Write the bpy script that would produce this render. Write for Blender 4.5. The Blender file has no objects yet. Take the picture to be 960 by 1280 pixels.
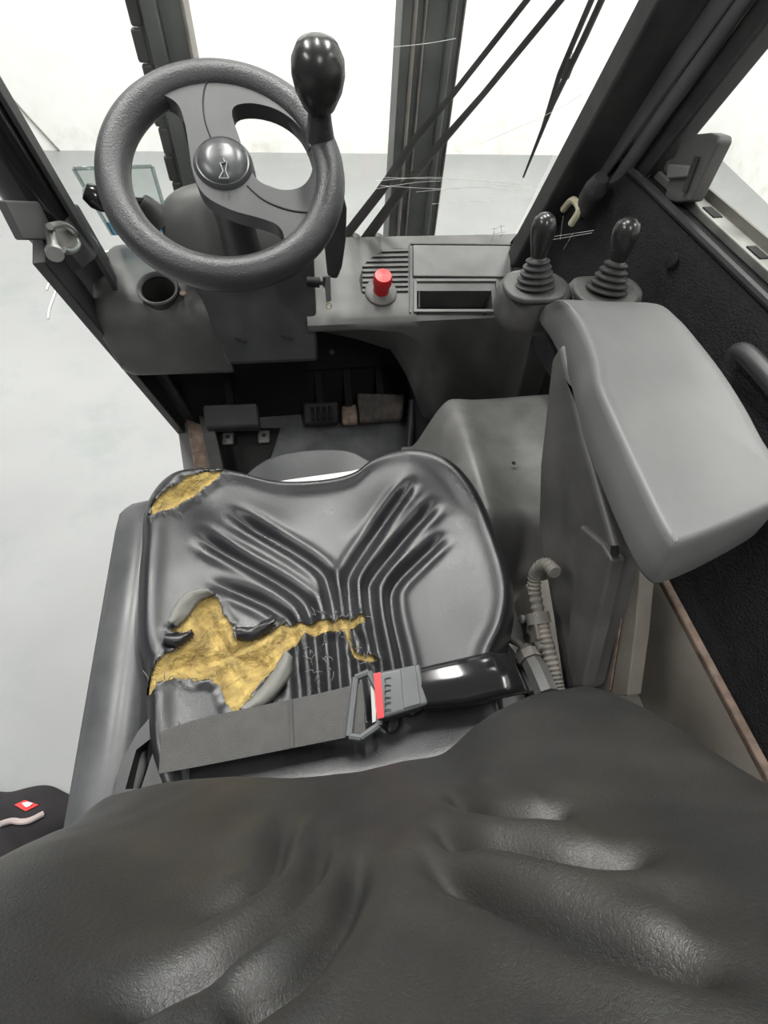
import bpy, bmesh, math, random
import numpy as np
from mathutils import Vector, Matrix

random.seed(7)
rng = np.random.default_rng(7)
S = bpy.context.scene
COL = S.collection

# ------------------------------------------------------------------ camera
FPX = 625.0
def cam_rows(yaw, dep, roll):
    f = np.array([math.sin(yaw)*math.cos(dep), math.cos(yaw)*math.cos(dep), -math.sin(dep)])
    r = np.array([math.cos(yaw), -math.sin(yaw), 0.0]); d = np.cross(f, r)
    c, s = math.cos(roll), math.sin(roll)
    return np.array([c*r + s*d, -s*r + c*d, f])
CM = cam_rows(math.radians(13.85), math.radians(54.4), math.radians(-5.75))
CP = np.array([-0.0101, -0.0878, 1.5945])
cam = bpy.data.cameras.new('camera'); cam_o = bpy.data.objects.new('camera', cam); COL.objects.link(cam_o)
cam.sensor_fit = 'HORIZONTAL'; cam.sensor_width = 36.0; cam.lens = FPX/960*36.0
cam.clip_start = 0.01; cam.clip_end = 60
cam_o.matrix_world = Matrix(((CM[0][0], -CM[1][0], -CM[2][0], CP[0]),
                             (CM[0][1], -CM[1][1], -CM[2][1], CP[1]),
                             (CM[0][2], -CM[1][2], -CM[2][2], CP[2]), (0, 0, 0, 1)))
S.camera = cam_o

# ------------------------------------------------------------------ light and exposure
S.view_settings.view_transform = 'Standard'; S.view_settings.look = 'None'
S.view_settings.gamma = 1.0; S.view_settings.exposure = 0.0
S.view_settings.use_curve_mapping = False
W = bpy.data.worlds.new('world'); S.world = W; W.use_nodes = True
W.node_tree.nodes['Background'].inputs[0].default_value = (0.97, 0.98, 1.0, 1)
W.node_tree.nodes['Background'].inputs[1].default_value = 0.24
def strip(x, y, z, sx, sy, power, rot=0.0):
    l = bpy.data.lights.new('hall_strip_light', 'AREA'); l.shape = 'RECTANGLE'; l.size = sx; l.size_y = sy
    l.energy = power; l.color = (1.0, 0.985, 0.95)
    o = bpy.data.objects.new('hall_strip_light', l); COL.objects.link(o); o.location = (x, y, z); o.rotation_euler = (0, 0, rot)
    return o
for (x, y, e) in ((-1.5, 2.3, 150), (0.15, 2.3, 150), (1.8, 2.3, 150), (-3.2, -.4, 110), (3.2, -.4, 110), (0.4, -2.6, 70)):
    strip(x, y, 4.6, 0.30, 1.9, e)

# ------------------------------------------------------------------ pixel rays of the surveyed camera -> points of the place
def ray(px, py): return CM.T @ np.array([(px-480)/FPX, (py-640)/FPX, 1.0])
def at_z(px, py, z): d = ray(px, py); return CP + d*(z-CP[2])/d[2]
def at_y(px, py, y): d = ray(px, py); return CP + d*(y-CP[1])/d[1]
def at_x(px, py, x): d = ray(px, py); return CP + d*(x-CP[0])/d[0]
def at_pl(px, py, p, n):
    d = ray(px, py); n = np.array(n, float); return CP + d*(np.dot(np.array(p)-CP, n)/np.dot(d, n))
def proj(P):
    c = (np.asarray(P)-CP) @ CM.T
    return np.stack([480+FPX*c[..., 0]/c[..., 2], 640+FPX*c[..., 1]/c[..., 2]], -1)
A = lambda *v: np.array(v, float)
def nrm(v): v = np.asarray(v, float); return v/np.linalg.norm(v)

# ------------------------------------------------------------------ materials
MATS = {}
def mat(name, col, rough=0.5, metal=0.0, bump=0.0, bscale=300.0, mottle=0.12, mscale=14.0, spec=0.5,
        wrinkle=0.0, wscale=90.0, dust=None, dust_amt=0.0, dscale=9.0, coat=0.0, bdist=0.0005, rvar=0.08):
    m = bpy.data.materials.new(name); m.use_nodes = True; nt = m.node_tree; N = nt.nodes; L = nt.links
    b = N['Principled BSDF']; b.inputs['Roughness'].default_value = rough; b.inputs['Metallic'].default_value = metal
    b.inputs['Specular IOR Level'].default_value = spec; b.inputs['Coat Weight'].default_value = coat
    tc = N.new('ShaderNodeTexCoord')
    n1 = N.new('ShaderNodeTexNoise'); n1.inputs['Scale'].default_value = mscale; n1.inputs['Detail'].default_value = 6
    L.new(tc.outputs['Object'], n1.inputs['Vector'])
    rp = N.new('ShaderNodeMapRange'); rp.inputs[1].default_value = .3; rp.inputs[2].default_value = .7
    rp.inputs[3].default_value = 1-mottle; rp.inputs[4].default_value = 1+mottle
    L.new(n1.outputs['Fac'], rp.inputs[0])
    mx = N.new('ShaderNodeMix'); mx.data_type = 'RGBA'; mx.blend_type = 'MULTIPLY'; mx.inputs[0].default_value = 1
    mx.inputs[6].default_value = (*col, 1); L.new(rp.outputs[0], mx.inputs[7])
    out = mx.outputs[2]
    if dust is not None:
        n3 = N.new('ShaderNodeTexNoise'); n3.inputs['Scale'].default_value = dscale; n3.inputs['Detail'].default_value = 9; n3.inputs['Roughness'].default_value = .65
        L.new(tc.outputs['Object'], n3.inputs['Vector'])
        r3 = N.new('ShaderNodeMapRange'); r3.inputs[1].default_value = .45; r3.inputs[2].default_value = .75; r3.inputs[3].default_value = 0; r3.inputs[4].default_value = dust_amt
        L.new(n3.outputs['Fac'], r3.inputs[0])
        m2 = N.new('ShaderNodeMix'); m2.data_type = 'RGBA'; L.new(r3.outputs[0], m2.inputs[0]); L.new(out, m2.inputs[6]); m2.inputs[7].default_value = (*dust, 1)
        out = m2.outputs[2]
    L.new(out, b.inputs['Base Color'])
    rr = N.new('ShaderNodeMapRange'); rr.inputs[1].default_value = .3; rr.inputs[2].default_value = .7
    rr.inputs[3].default_value = max(0.02, rough-rvar); rr.inputs[4].default_value = min(1, rough+rvar)
    L.new(n1.outputs['Fac'], rr.inputs[0]); L.new(rr.outputs[0], b.inputs['Roughness'])
    last = None
    if bump > 0:
        n2 = N.new('ShaderNodeTexNoise'); n2.inputs['Scale'].default_value = bscale; n2.inputs['Detail'].default_value = 3
        L.new(tc.outputs['Object'], n2.inputs['Vector'])
        bp = N.new('ShaderNodeBump'); bp.inputs['Strength'].default_value = bump; bp.inputs['Distance'].default_value = bdist
        L.new(n2.outputs['Fac'], bp.inputs['Height']); last = bp
    if wrinkle > 0:
        nw = N.new('ShaderNodeTexNoise'); nw.inputs['Scale'].default_value = wscale*.5; nw.inputs['Detail'].default_value = 2
        L.new(tc.outputs['Object'], nw.inputs['Vector'])
        ad = N.new('ShaderNodeMix'); ad.data_type = 'VECTOR'; ad.inputs[0].default_value = 0.035
        L.new(tc.outputs['Object'], ad.inputs[4]); L.new(nw.outputs['Color'], ad.inputs[5])
        v = N.new('ShaderNodeTexVoronoi'); v.feature = 'DISTANCE_TO_EDGE'; v.inputs['Scale'].default_value = wscale
        L.new(ad.outputs[1], v.inputs['Vector'])
        mr = N.new('ShaderNodeMapRange'); mr.inputs[1].default_value = 0; mr.inputs[2].default_value = .14; L.new(v.outputs['Distance'], mr.inputs[0])
        bp2 = N.new('ShaderNodeBump'); bp2.inputs['Strength'].default_value = wrinkle; bp2.inputs['Distance'].default_value = .0012
        L.new(mr.outputs[0], bp2.inputs['Height'])
        if last: L.new(last.outputs[0], bp2.inputs['Normal'])
        last = bp2
    if last: L.new(last.outputs[0], b.inputs['Normal'])
    MATS[name] = m
    return m

mat('plastic', (0.074, 0.073, 0.072), .48, bump=.25, bscale=900, dust=(.17, .165, .15), dust_amt=.35)
mat('plastic_pale', (0.13, 0.13, 0.13), .5, bump=.25, bscale=900, dust=(.22, .215, .2), dust_amt=.4)
mat('plastic_arm', (0.135, 0.138, 0.138), .46, bump=.15, bscale=900, mottle=.08, dust=(.2, .2, .195), dust_amt=.3, dscale=6)
mat('plastic_dark', (0.028, 0.029, 0.031), .45, bump=.2, bscale=900, dust=(.08, .08, .075), dust_amt=.3)
mat('wheel_rubber', (0.034, 0.035, 0.038), .36, bump=.8, bscale=480, bdist=.0009)
mat('wheel_pad', (0.038, 0.039, 0.041), .46, bump=.15, bscale=900)
mat('gloss_black', (0.012, 0.012, 0.013), .14, mottle=.05, rvar=.04)
mat('knob_black', (0.02, 0.02, 0.02), .25, mottle=.1, rvar=.06)
mat('boot', (0.03, 0.03, 0.031), .5, dust=(.12, .12, .11), dust_amt=.3, dscale=40)
mat('cap', (0.06, 0.062, 0.066), .3)
mat('emblem', (0.16, 0.165, 0.17), .35)
mat('vinyl_seat', (0.013, 0.0135, 0.016), .31, bump=.35, bscale=800, wrinkle=.10, wscale=300, mottle=.15, rvar=.06, spec=.6)
mat('vinyl_back', (0.017, 0.017, 0.0165), .44, bump=.4, bscale=600, wrinkle=.16, wscale=260, mottle=.12, rvar=.06, dust=(.07, .055, .035), dust_amt=.22, dscale=6)
mat('lining', (0.17, 0.17, 0.155), .8, bump=.3, bscale=500)
mat('foam', (0.36, 0.262, 0.088), .9, bump=1.0, bscale=160, bdist=.004, mottle=.35, mscale=60, dust=(.16, .10, .035), dust_amt=.8, dscale=38)
mat('webbing', (0.05, 0.049, 0.047), .5, bump=.8, bdist=.001, bscale=1100, mottle=.25, mscale=50)
mat('buckle', (0.085, 0.09, 0.095), .42)
mat('red', (0.62, 0.02, 0.025), .38)
mat('red_patch', (0.75, 0.04, 0.04), .6)
mat('white_mark', (0.75, 0.75, 0.73), .7)
mat('steel', (0.55, 0.55, 0.53), .32, metal=1.0, mottle=.2)
mat('steel_dull', (0.33, 0.33, 0.31), .5, metal=.7, mottle=.3)
mat('painted_beige', (0.20, 0.185, 0.16), .5, mottle=.2, dust=(.07, .055, .04), dust_amt=.6, dscale=14)
mat('rust', (0.17, 0.12, 0.095), .75, mottle=.4, mscale=60, bump=.5, bscale=200, dust=(.30, .25, .2), dust_amt=.7, dscale=40)
mat('pedal_worn', (0.055, 0.048, 0.042), .7, mottle=.4, mscale=60, dust=(.16, .12, .09), dust_amt=.7, dscale=30)
mat('felt', (0.016, 0.016, 0.018), .8, bump=1.0, bscale=330, bdist=.004, mottle=.3, mscale=40, spec=.3)
mat('black', (0.006, 0.006, 0.006), .7)
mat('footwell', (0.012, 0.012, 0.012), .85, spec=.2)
mat('floor_plate', (0.11, 0.115, 0.12), .45, mottle=.2, dust=(.22, .22, .21), dust_amt=.5, dscale=16)
mat('hood_grey', (0.048, 0.05, 0.053), .36, mottle=.15, bump=.15, bscale=700, dust=(.15, .15, .15), dust_amt=.3)
mat('hump', (0.185, 0.183, 0.178), .38, mottle=.12, dust=(.07, .07, .065), dust_amt=.5, dscale=12)
mat('pillar', (0.03, 0.03, 0.032), .45, mottle=.25, dust=(.1, .095, .085), dust_amt=.35, dscale=18)
mat('pillar_grey', (0.10, 0.10, 0.102), .45, mottle=.2)
mat('mast', (0.075, 0.082, 0.08), .5, mottle=.25, dust=(.15, .15, .14), dust_amt=.45, dscale=10)
mat('mast_edge', (0.22, 0.20, 0.18), .5, mottle=.3, mscale=30)
mat('chain', (0.035, 0.035, 0.035), .5, metal=.3)
mat('cable', (0.10, 0.095, 0.085), .7, dust=(.25, .22, .18), dust_amt=.6, dscale=40)
mat('cream', (0.55, 0.52, 0.38), .6)
mat('lip_and_floor_white', (0.78, 0.78, 0.76), .5)
mat('garment', (0.018, 0.016, 0.018), .9, bump=.6, bscale=300)
mat('cord', (0.45, 0.38, 0.37), .8)
mat('web', (0.8, 0.8, 0.78), .8)

def mat_floor():
    m = mat('concrete', (0.268, 0.275, 0.275), .42, mottle=.10, mscale=1.2, bump=.05, bscale=60, rvar=.1)
    nt = m.node_tree; N = nt.nodes; L = nt.links; b = N['Principled BSDF']
    src = b.inputs['Base Color'].links[0].from_socket
    tc = N.new('ShaderNodeTexCoord')
    n = N.new('ShaderNodeTexNoise'); n.inputs['Scale'].default_value = 3.2; n.inputs['Detail'].default_value = 10; n.inputs['Roughness'].default_value = .7
    L.new(tc.outputs['Object'], n.inputs['Vector'])
    r = N.new('ShaderNodeMapRange'); r.inputs[1].default_value = .52; r.inputs[2].default_value = .72; r.inputs[4].default_value = .8
    L.new(n.outputs['Fac'], r.inputs[0])
    mx = N.new('ShaderNodeMix'); mx.data_type = 'RGBA'; L.new(r.outputs[0], mx.inputs[0]); L.new(src, mx.inputs[6]); mx.inputs[7].default_value = (.21, .236, .228, 1)
    # scattered brown specks
    n2 = N.new('ShaderNodeTexNoise'); n2.inputs['Scale'].default_value = 26; n2.inputs['Detail'].default_value = 4
    L.new(tc.outputs['Object'], n2.inputs['Vector'])
    r2 = N.new('ShaderNodeMapRange'); r2.inputs[1].default_value = .71; r2.inputs[2].default_value = .76; r2.inputs[4].default_value = .55
    L.new(n2.outputs['Fac'], r2.inputs[0])
    m2 = N.new('ShaderNodeMix'); m2.data_type = 'RGBA'; L.new(r2.outputs[0], m2.inputs[0]); L.new(mx.outputs[2], m2.inputs[6]); m2.inputs[7].default_value = (.30, .25, .19, 1)
    L.new(m2.outputs[2], b.inputs['Base Color'])
    return m
mat_floor()

def mat_wall():
    m = mat('wall_paint', (0.92, 0.92, 0.905), .75, mottle=.02, mscale=2)
    nt = m.node_tree; N = nt.nodes; L = nt.links; b = N['Principled BSDF']
    src = b.inputs['Base Color'].links[0].from_socket
    g = N.new('ShaderNodeNewGeometry'); sx = N.new('ShaderNodeSeparateXYZ'); L.new(g.outputs['Position'], sx.inputs[0])
    n = N.new('ShaderNodeTexNoise'); n.inputs['Scale'].default_value = 7; n.inputs['Detail'].default_value = 8; n.inputs['Roughness'].default_value = .7
    L.new(g.outputs['Position'], n.inputs['Vector'])
    # scuffs and dirt splashed up from the floor
    r = N.new('ShaderNodeMapRange'); r.inputs[1].default_value = .42; r.inputs[2].default_value = .0; r.inputs[3].default_value = 0; r.inputs[4].default_value = 1
    L.new(sx.outputs['Z'], r.inputs[0])
    r2 = N.new('ShaderNodeMapRange'); r2.inputs[1].default_value = .5; r2.inputs[2].default_value = .68; L.new(n.outputs['Fac'], r2.inputs[0])
    mu = N.new('ShaderNodeMath'); mu.operation = 'MULTIPLY'; L.new(r.outputs[0], mu.inputs[0]); L.new(r2.outputs[0], mu.inputs[1])
    mu2 = N.new('ShaderNodeMath'); mu2.operation = 'MULTIPLY'; L.new(mu.outputs[0], mu2.inputs[0]); mu2.inputs[1].default_value = .4
    mx = N.new('ShaderNodeMix'); mx.data_type = 'RGBA'; L.new(mu2.outputs[0], mx.inputs[0]); L.new(src, mx.inputs[6]); mx.inputs[7].default_value = (.55, .47, .36, 1)
    L.new(mx.outputs[2], b.inputs['Base Color'])
mat_wall()

def mat_glass(name, tint=(.97, .98, .97), haze=.03):
    m = bpy.data.materials.new(name); m.use_nodes = True; nt = m.node_tree; N = nt.nodes; L = nt.links
    for n in list(N): N.remove(n)
    o = N.new('ShaderNodeOutputMaterial'); t = N.new('ShaderNodeBsdfTransparent'); t.inputs[0].default_value = (*tint, 1)
    gl = N.new('ShaderNodeBsdfGlossy'); gl.inputs['Roughness'].default_value = .04
    df = N.new('ShaderNodeBsdfDiffuse'); df.inputs[0].default_value = (.7, .7, .68, 1)
    lw = N.new('ShaderNodeLayerWeight'); lw.inputs[0].default_value = .5; pw = N.new('ShaderNodeMath'); pw.operation = 'POWER'; pw.inputs[1].default_value = 5; L.new(lw.outputs['Facing'], pw.inputs[0]); fr = N.new('ShaderNodeMath'); fr.operation = 'MULTIPLY_ADD'; fr.inputs[1].default_value = .4; fr.inputs[2].default_value = .02; L.new(pw.outputs[0], fr.inputs[0])
    m1 = N.new('ShaderNodeMixShader'); L.new(fr.outputs[0], m1.inputs[0]); L.new(t.outputs[0], m1.inputs[1]); L.new(gl.outputs[0], m1.inputs[2])
    tc = N.new('ShaderNodeTexCoord'); n = N.new('ShaderNodeTexNoise'); n.inputs['Scale'].default_value = 9; n.inputs['Detail'].default_value = 9; n.inputs['Roughness'].default_value = .7
    L.new(tc.outputs['Object'], n.inputs['Vector'])
    r = N.new('ShaderNodeMapRange'); r.inputs[1].default_value = .35; r.inputs[2].default_value = .8; r.inputs[3].default_value = haze*.4; r.inputs[4].default_value = haze*2.5
    L.new(n.outputs['Fac'], r.inputs[0])
    m2 = N.new('ShaderNodeMixShader'); L.new(r.outputs[0], m2.inputs[0]); L.new(m1.outputs[0], m2.inputs[1]); L.new(df.outputs[0], m2.inputs[2])
    L.new(m2.outputs[0], o.inputs[0]); MATS[name] = m
mat_glass('glass'); mat_glass('film', (.88, .91, .90), .04); mat_glass('film_blue', (.40, .62, .74), .1); mat_glass('film_edge', (.68, .73, .73), .1)

# ------------------------------------------------------------------ mesh helpers
def link(name, me, m, parent=None):
    o = bpy.data.objects.new(name, me); COL.objects.link(o)
    if m: me.materials.append(MATS[m])
    return o
WL = {}     # world location of every object built (nothing carries a rotation)
def mk(name, geo, m, parent=None, smooth=40, bevel=0.0, seg=3, sub=0, kind=None, label=None):
    V, F = geo; V = np.asarray(V, float).reshape(-1, 3)
    c = (V.min(0)+V.max(0))/2
    me = bpy.data.meshes.new(name); me.from_pydata((V-c).tolist(), [], [list(map(int, f)) for f in F])
    bm = bmesh.new(); bm.from_mesh(me); bmesh.ops.recalc_face_normals(bm, faces=bm.faces[:]); bm.to_mesh(me); bm.free()
    o = link(name, me, m); o.location = c; WL[o] = c
    if parent is not None:
        o.parent = parent; o.matrix_parent_inverse = Matrix.Translation(Vector(-WL[parent]))
    if smooth:
        me.polygons.foreach_set('use_smooth', [True]*len(me.polygons))
        if smooth < 180: me.set_sharp_from_angle(angle=math.radians(smooth))
    if bevel:
        b = o.modifiers.new('bevel', 'BEVEL'); b.width = bevel; b.segments = seg; b.limit_method = 'ANGLE'; b.angle_limit = math.radians(35); b.harden_normals = False
        if smooth: me.set_sharp_from_angle(angle=math.radians(179))
        w = o.modifiers.new('wn', 'WEIGHTED_NORMAL'); w.keep_sharp = False
    if sub:
        s = o.modifiers.new('sub', 'SUBSURF'); s.levels = sub; s.render_levels = sub
    if kind: o['kind'] = kind
    if label: o['label'] = label
    return o
def tag(o, label, cat=None, group=None, kind=None):
    o['label'] = label
    if cat: o['category'] = cat
    if group: o['group'] = group
    if kind: o['kind'] = kind
    return o
def thing(name, loc, label, cat, group=None, kind=None):
    o = bpy.data.objects.new(name, None); COL.objects.link(o); o.empty_display_size = .05
    o.location = Vector(loc); WL[o] = np.asarray(loc, float)
    tag(o, label, cat, group, kind); return o
def join(*gs):
    V, F, k = [], [], 0
    for v, f in gs:
        v = np.asarray(v, float).reshape(-1, 3); V.append(v); F += [[i+k for i in ff] for ff in f]; k += len(v)
    return np.concatenate(V), F
def box(c, s, R=None):
    c = np.asarray(c, float); h = np.asarray(s, float)/2
    V = np.array([[x, y, z] for x in (-1, 1) for y in (-1, 1) for z in (-1, 1)], float)*h
    if R is not None: V = V @ np.asarray(R).T
    return V+c, [(0, 1, 3, 2), (4, 6, 7, 5), (0, 4, 5, 1), (2, 3, 7, 6), (0, 2, 6, 4), (1, 5, 7, 3)]
def frame(d, up=(0, 0, 1)):
    d = nrm(d); up = np.asarray(up, float)
    if abs(np.dot(d, up)) > .98: up = A(1, 0, 0)
    u = nrm(np.cross(up, d)); v = np.cross(d, u); return u, v, d
def beam(p, q, w, h, up=(0, 0, 1)):
    p, q = np.asarray(p, float), np.asarray(q, float); u, v, d = frame(q-p, up)
    V = [e+u*a*w/2+v*b*h/2 for e in (p, q) for a, b in ((-1, -1), (1, -1), (1, 1), (-1, 1))]
    return np.array(V), [(0, 1, 2, 3), (7, 6, 5, 4), (0, 4, 5, 1), (1, 5, 6, 2), (2, 6, 7, 3), (3, 7, 4, 0)]
def loft(rings, cap=True, close=False):
    n = len(rings[0]); V = np.concatenate([np.asarray(r, float) for r in rings]); F = []
    k = len(rings)
    for i in range(k if close else k-1):
        a, b = i*n, ((i+1) % k)*n
        for j in range(n): F.append((a+j, a+(j+1) % n, b+(j+1) % n, b+j))
    if cap and not close: F.append(tuple(range(n))[::-1]); F.append(tuple((k-1)*n+j for j in range(n)))
    return V, F
def smooth_path(pts, n=8, closed=False):
    P = np.array(pts, float); out = []; m = len(P)
    rngi = range(m if closed else m-1)
    for i in rngi:
        if closed: p0, p1, p2, p3 = P[i-1], P[i], P[(i+1) % m], P[(i+2) % m]
        else: p0, p1, p2, p3 = P[max(i-1, 0)], P[i], P[i+1], P[min(i+2, m-1)]
        for t in np.arange(n)/n:
            out.append(.5*((2*p1)+(p2-p0)*t+(2*p0-5*p1+4*p2-p3)*t*t+(3*p1-p0-3*p2+p3)*t**3))
    if not closed: out.append(P[-1])
    return np.array(out)
def tube(path, r, n=12, closed=False, flat=1.0, up=(0, 0, 1)):
    P = np.array(path, float); k = len(P); r = np.broadcast_to(np.asarray(r, float), (k,)) if np.ndim(r) == 0 or len(np.atleast_1d(r)) == k else np.interp(np.linspace(0, 1, k), np.linspace(0, 1, len(r)), r)
    rings = []; u = None
    for i in range(k):
        d = P[(i+1) % k]-P[i-1] if closed else P[min(i+1, k-1)]-P[max(i-1, 0)]
        d = nrm(d)
        if u is None: u, v, _ = frame(d, up)
        else: u = nrm(u-d*np.dot(u, d)); v = np.cross(d, u)
        a = np.arange(n)*2*math.pi/n
        rings.append(P[i]+r[i]*(np.outer(np.cos(a), u)+flat*np.outer(np.sin(a), v)))
    return loft(rings, True, closed)
def lathe(prof, o, ax, n=28, cap=True):
    u, v, d = frame(ax); a = np.arange(n)*2*math.pi/n
    rings = [np.asarray(o)+d*h+max(r, 1e-5)*(np.outer(np.cos(a), u)+np.outer(np.sin(a), v)) for r, h in prof]
    return loft(rings, cap)
def prism(pts, off):
    P = np.array(pts, float); off = np.asarray(off, float)
    return loft([P, P+off])
def rbox(c, s, r, R=None, n=5):
    """rounded slab: rounded-rectangle outline in x-y, softened top and bottom"""
    def ring(k, zz):
        w, h = s[0]/2-k, s[1]/2-k; rr = max(r-k, .0005); out = []
        for cx, cy, a0 in ((w-rr, h-rr, 0), (-w+rr, h-rr, 90), (-w+rr, -h+rr, 180), (w-rr, -h+rr, 270)):
            for a in np.radians(np.linspace(a0, a0+90, n+1)): out.append((cx+rr*math.cos(a), cy+rr*math.sin(a), zz))
        return np.array(out)
    e = min(s[2]/2, r)*.6; z = s[2]/2
    R = np.eye(3) if R is None else np.asarray(R)
    rs = [ring(e, -z), ring(e*.3, -z+e*.3), ring(0, -z+e), ring(0, z-e), ring(e*.3, z-e*.3), ring(e, z)]
    return loft([q @ R.T+np.asarray(c) for q in rs])
def boolean(o, cutter):
    """cut once, keep the result as plain mesh"""
    md = o.modifiers.new('cut', 'BOOLEAN'); md.operation = 'DIFFERENCE'; md.solver = 'EXACT'; md.object = cutter
    # the cut must come before any bevel
    bpy.context.view_layer.update()
    dg = bpy.context.evaluated_depsgraph_get()
    me = bpy.data.meshes.new_from_object(o.evaluated_get(dg)); o.modifiers.clear(); old = o.data; o.data = me
    me.set_sharp_from_angle(angle=math.radians(40))
    bpy.data.objects.remove(cutter)
def seg_dist(P, poly, closed=False):
    P = np.asarray(P, float); poly = np.asarray(poly, float); best = np.full(len(P), 9.); par = np.zeros(len(P))
    m = len(poly); L = np.concatenate([[0], np.cumsum(np.linalg.norm(np.diff(poly, axis=0), axis=1))]); tot = L[-1]
    for i in range(m if closed else m-1):
        a, b = poly[i], poly[(i+1) % m]; ab = b-a; t = np.clip(((P-a) @ ab)/(ab @ ab+1e-12), 0, 1)
        d = np.linalg.norm(P-a-t[:, None]*ab, axis=1); k = d < best
        best[k] = d[k]
        if not closed: par[k] = (L[i]+t[k]*np.linalg.norm(ab))/tot
    return best, par
def inside(P, poly):
    P = np.asarray(P); poly = np.asarray(poly); r = np.zeros(len(P), bool); j = len(poly)-1
    for i in range(len(poly)):
        xi, yi = poly[i]; xj, yj = poly[j]
        c = ((yi > P[:, 1]) != (yj > P[:, 1])) & (P[:, 0] < (xj-xi)*(P[:, 1]-yi)/(yj-yi+1e-12)+xi)
        r ^= c; j = i
    return r
def vnoise(P, s, seed=0):
    """cheap smooth value noise, vectorised"""
    P = np.asarray(P)*s+seed*17.3; out = np.zeros(len(P))
    for k, (a, b, c) in enumerate(((1.0, .37, .71), (-.61, 1.13, .29), (.43, -.83, 1.21), (1.31, .77, -.57))):
        q = P[:, 0]*a+P[:, 1]*b+(P[:, 2]*c if P.shape[1] > 2 else 0)
        out += np.sin(q*2.1+k*1.7+1.3*np.sin(q*.73+k))
    return out/4
sstep = lambda x, a, b: (lambda t: t*t*(3-2*t))(np.clip((np.asarray(x, float)-a)/(b-a), 0, 1))

# ================================================================== the hall
mk('floor', box((0.5, 0.5, -.05), (26, 22, .1)), 'concrete', smooth=0)['kind'] = 'structure'
bpy.data.objects['floor']['label'] = 'pale grey polished concrete floor of the hall'
cor = at_z(898, 196, 0); wl = at_z(60, 188, 0); wr = at_z(960, 255, 0)
d1 = nrm(wl-cor); d2 = nrm(wr-cor)
def wall(name, p, d, n, length, label):
    q = p+d*length; H = A(0, 0, 5.2)
    o = mk(name, prism([p, q, q+H, p+H], n*.2), 'wall_paint', smooth=0); o['kind'] = 'structure'; o['label'] = label
wall('wall_front', cor-d1*.3, d1, nrm(np.cross(d1, (0, 0, 1))), 14, 'white painted hall wall facing the truck')
wall('wall_right', cor, d2, nrm(np.cross((0, 0, 1), d2)), 9, 'white painted hall wall on the right')
# crack lines and thin cable on the wall
t = mk('wall_cable', tube(smooth_path([at_pl(*p, cor, (d1[1], -d1[0], 0))-A(0, .012, 0) for p in ((-40, 60), (0, 105), (40, 150), (75, 188))], 6), .006, 6), 'mast_edge')
tag(t, 'thin dark cable running down the white wall beside the truck', 'cable')
mk_f = [(68, 340), (70, 360), (62, 385), (60, 398)]
t = mk('string_piece', tube(smooth_path([at_z(*p, .006) for p in ((72, 352), (66, 345), (58, 362))]+[], 5), .004, 6), 'white_mark'); tag(t, 'short white bent string lying on the concrete near the door post', 'string')
t = mk('string_piece', tube(smooth_path([at_z(*p, .006) for p in mk_f], 5), .004, 6), 'white_mark'); tag(t, 'longer white string lying on the concrete below the short one', 'string')

# ================================================================== chassis floor, bulkhead, hood (the setting of the cab)
ch = thing('cab_chassis', (0.05, .6, .3), 'dark footwell, floor plate and bulkhead of the truck cab', 'truck body')
mk('floor_plate', box((.16, .80, .53), (.80, .80, .04)), 'floor_plate', ch, bevel=.004)
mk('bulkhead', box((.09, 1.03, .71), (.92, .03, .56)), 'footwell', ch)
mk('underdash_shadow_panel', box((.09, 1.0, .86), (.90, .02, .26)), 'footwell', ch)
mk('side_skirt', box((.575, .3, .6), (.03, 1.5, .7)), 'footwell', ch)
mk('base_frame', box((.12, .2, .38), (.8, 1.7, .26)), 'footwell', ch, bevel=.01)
# entry edge on the left
mk('entry_flange', prism([at_z(*p, .56) for p in ((217, 502), (238, 530), (262, 606), (232, 606))], (0, 0, -.3)), 'plastic_pale', ch, bevel=.004)
mk('entry_rust_strip', prism([at_z(*p, .585) for p in ((232, 522), (252, 530), (272, 604), (246, 606))], (0, 0, -.05)), 'rust', ch, bevel=.005)
mk('entry_rail', prism([at_z(*p, .60) for p in ((248, 518), (266, 524), (284, 604), (266, 606))], (0, 0, -.06)), 'plastic', ch, bevel=.004)
mk('floor_mat', prism([at_z(*p, .556) for p in ((268, 535), (350, 535), (338, 570), (305, 604), (278, 604))], (0, 0, -.004)), 'black', ch)
for px in ((285, 548), (330, 546)):
    c = at_z(*px, .565); br = mk('pedal_bracket', box(c, (.032, .045, .012)), 'plastic_pale', ch, bevel=.006)
    mk('bracket_hole', lathe([(.006, 0), (.006, .002)], c+A(0, 0, .006), (0, 0, 1), 12), 'black', br)
mk('footwell_wall', box((.30, .90, .62), (.02, .36, .16)), 'plastic_dark', ch, bevel=.006)
mk('footwell_post', tube([at_z(512, 560, .57), at_z(516, 500, .66)], .012, 10), 'plastic_dark', ch)

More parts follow.
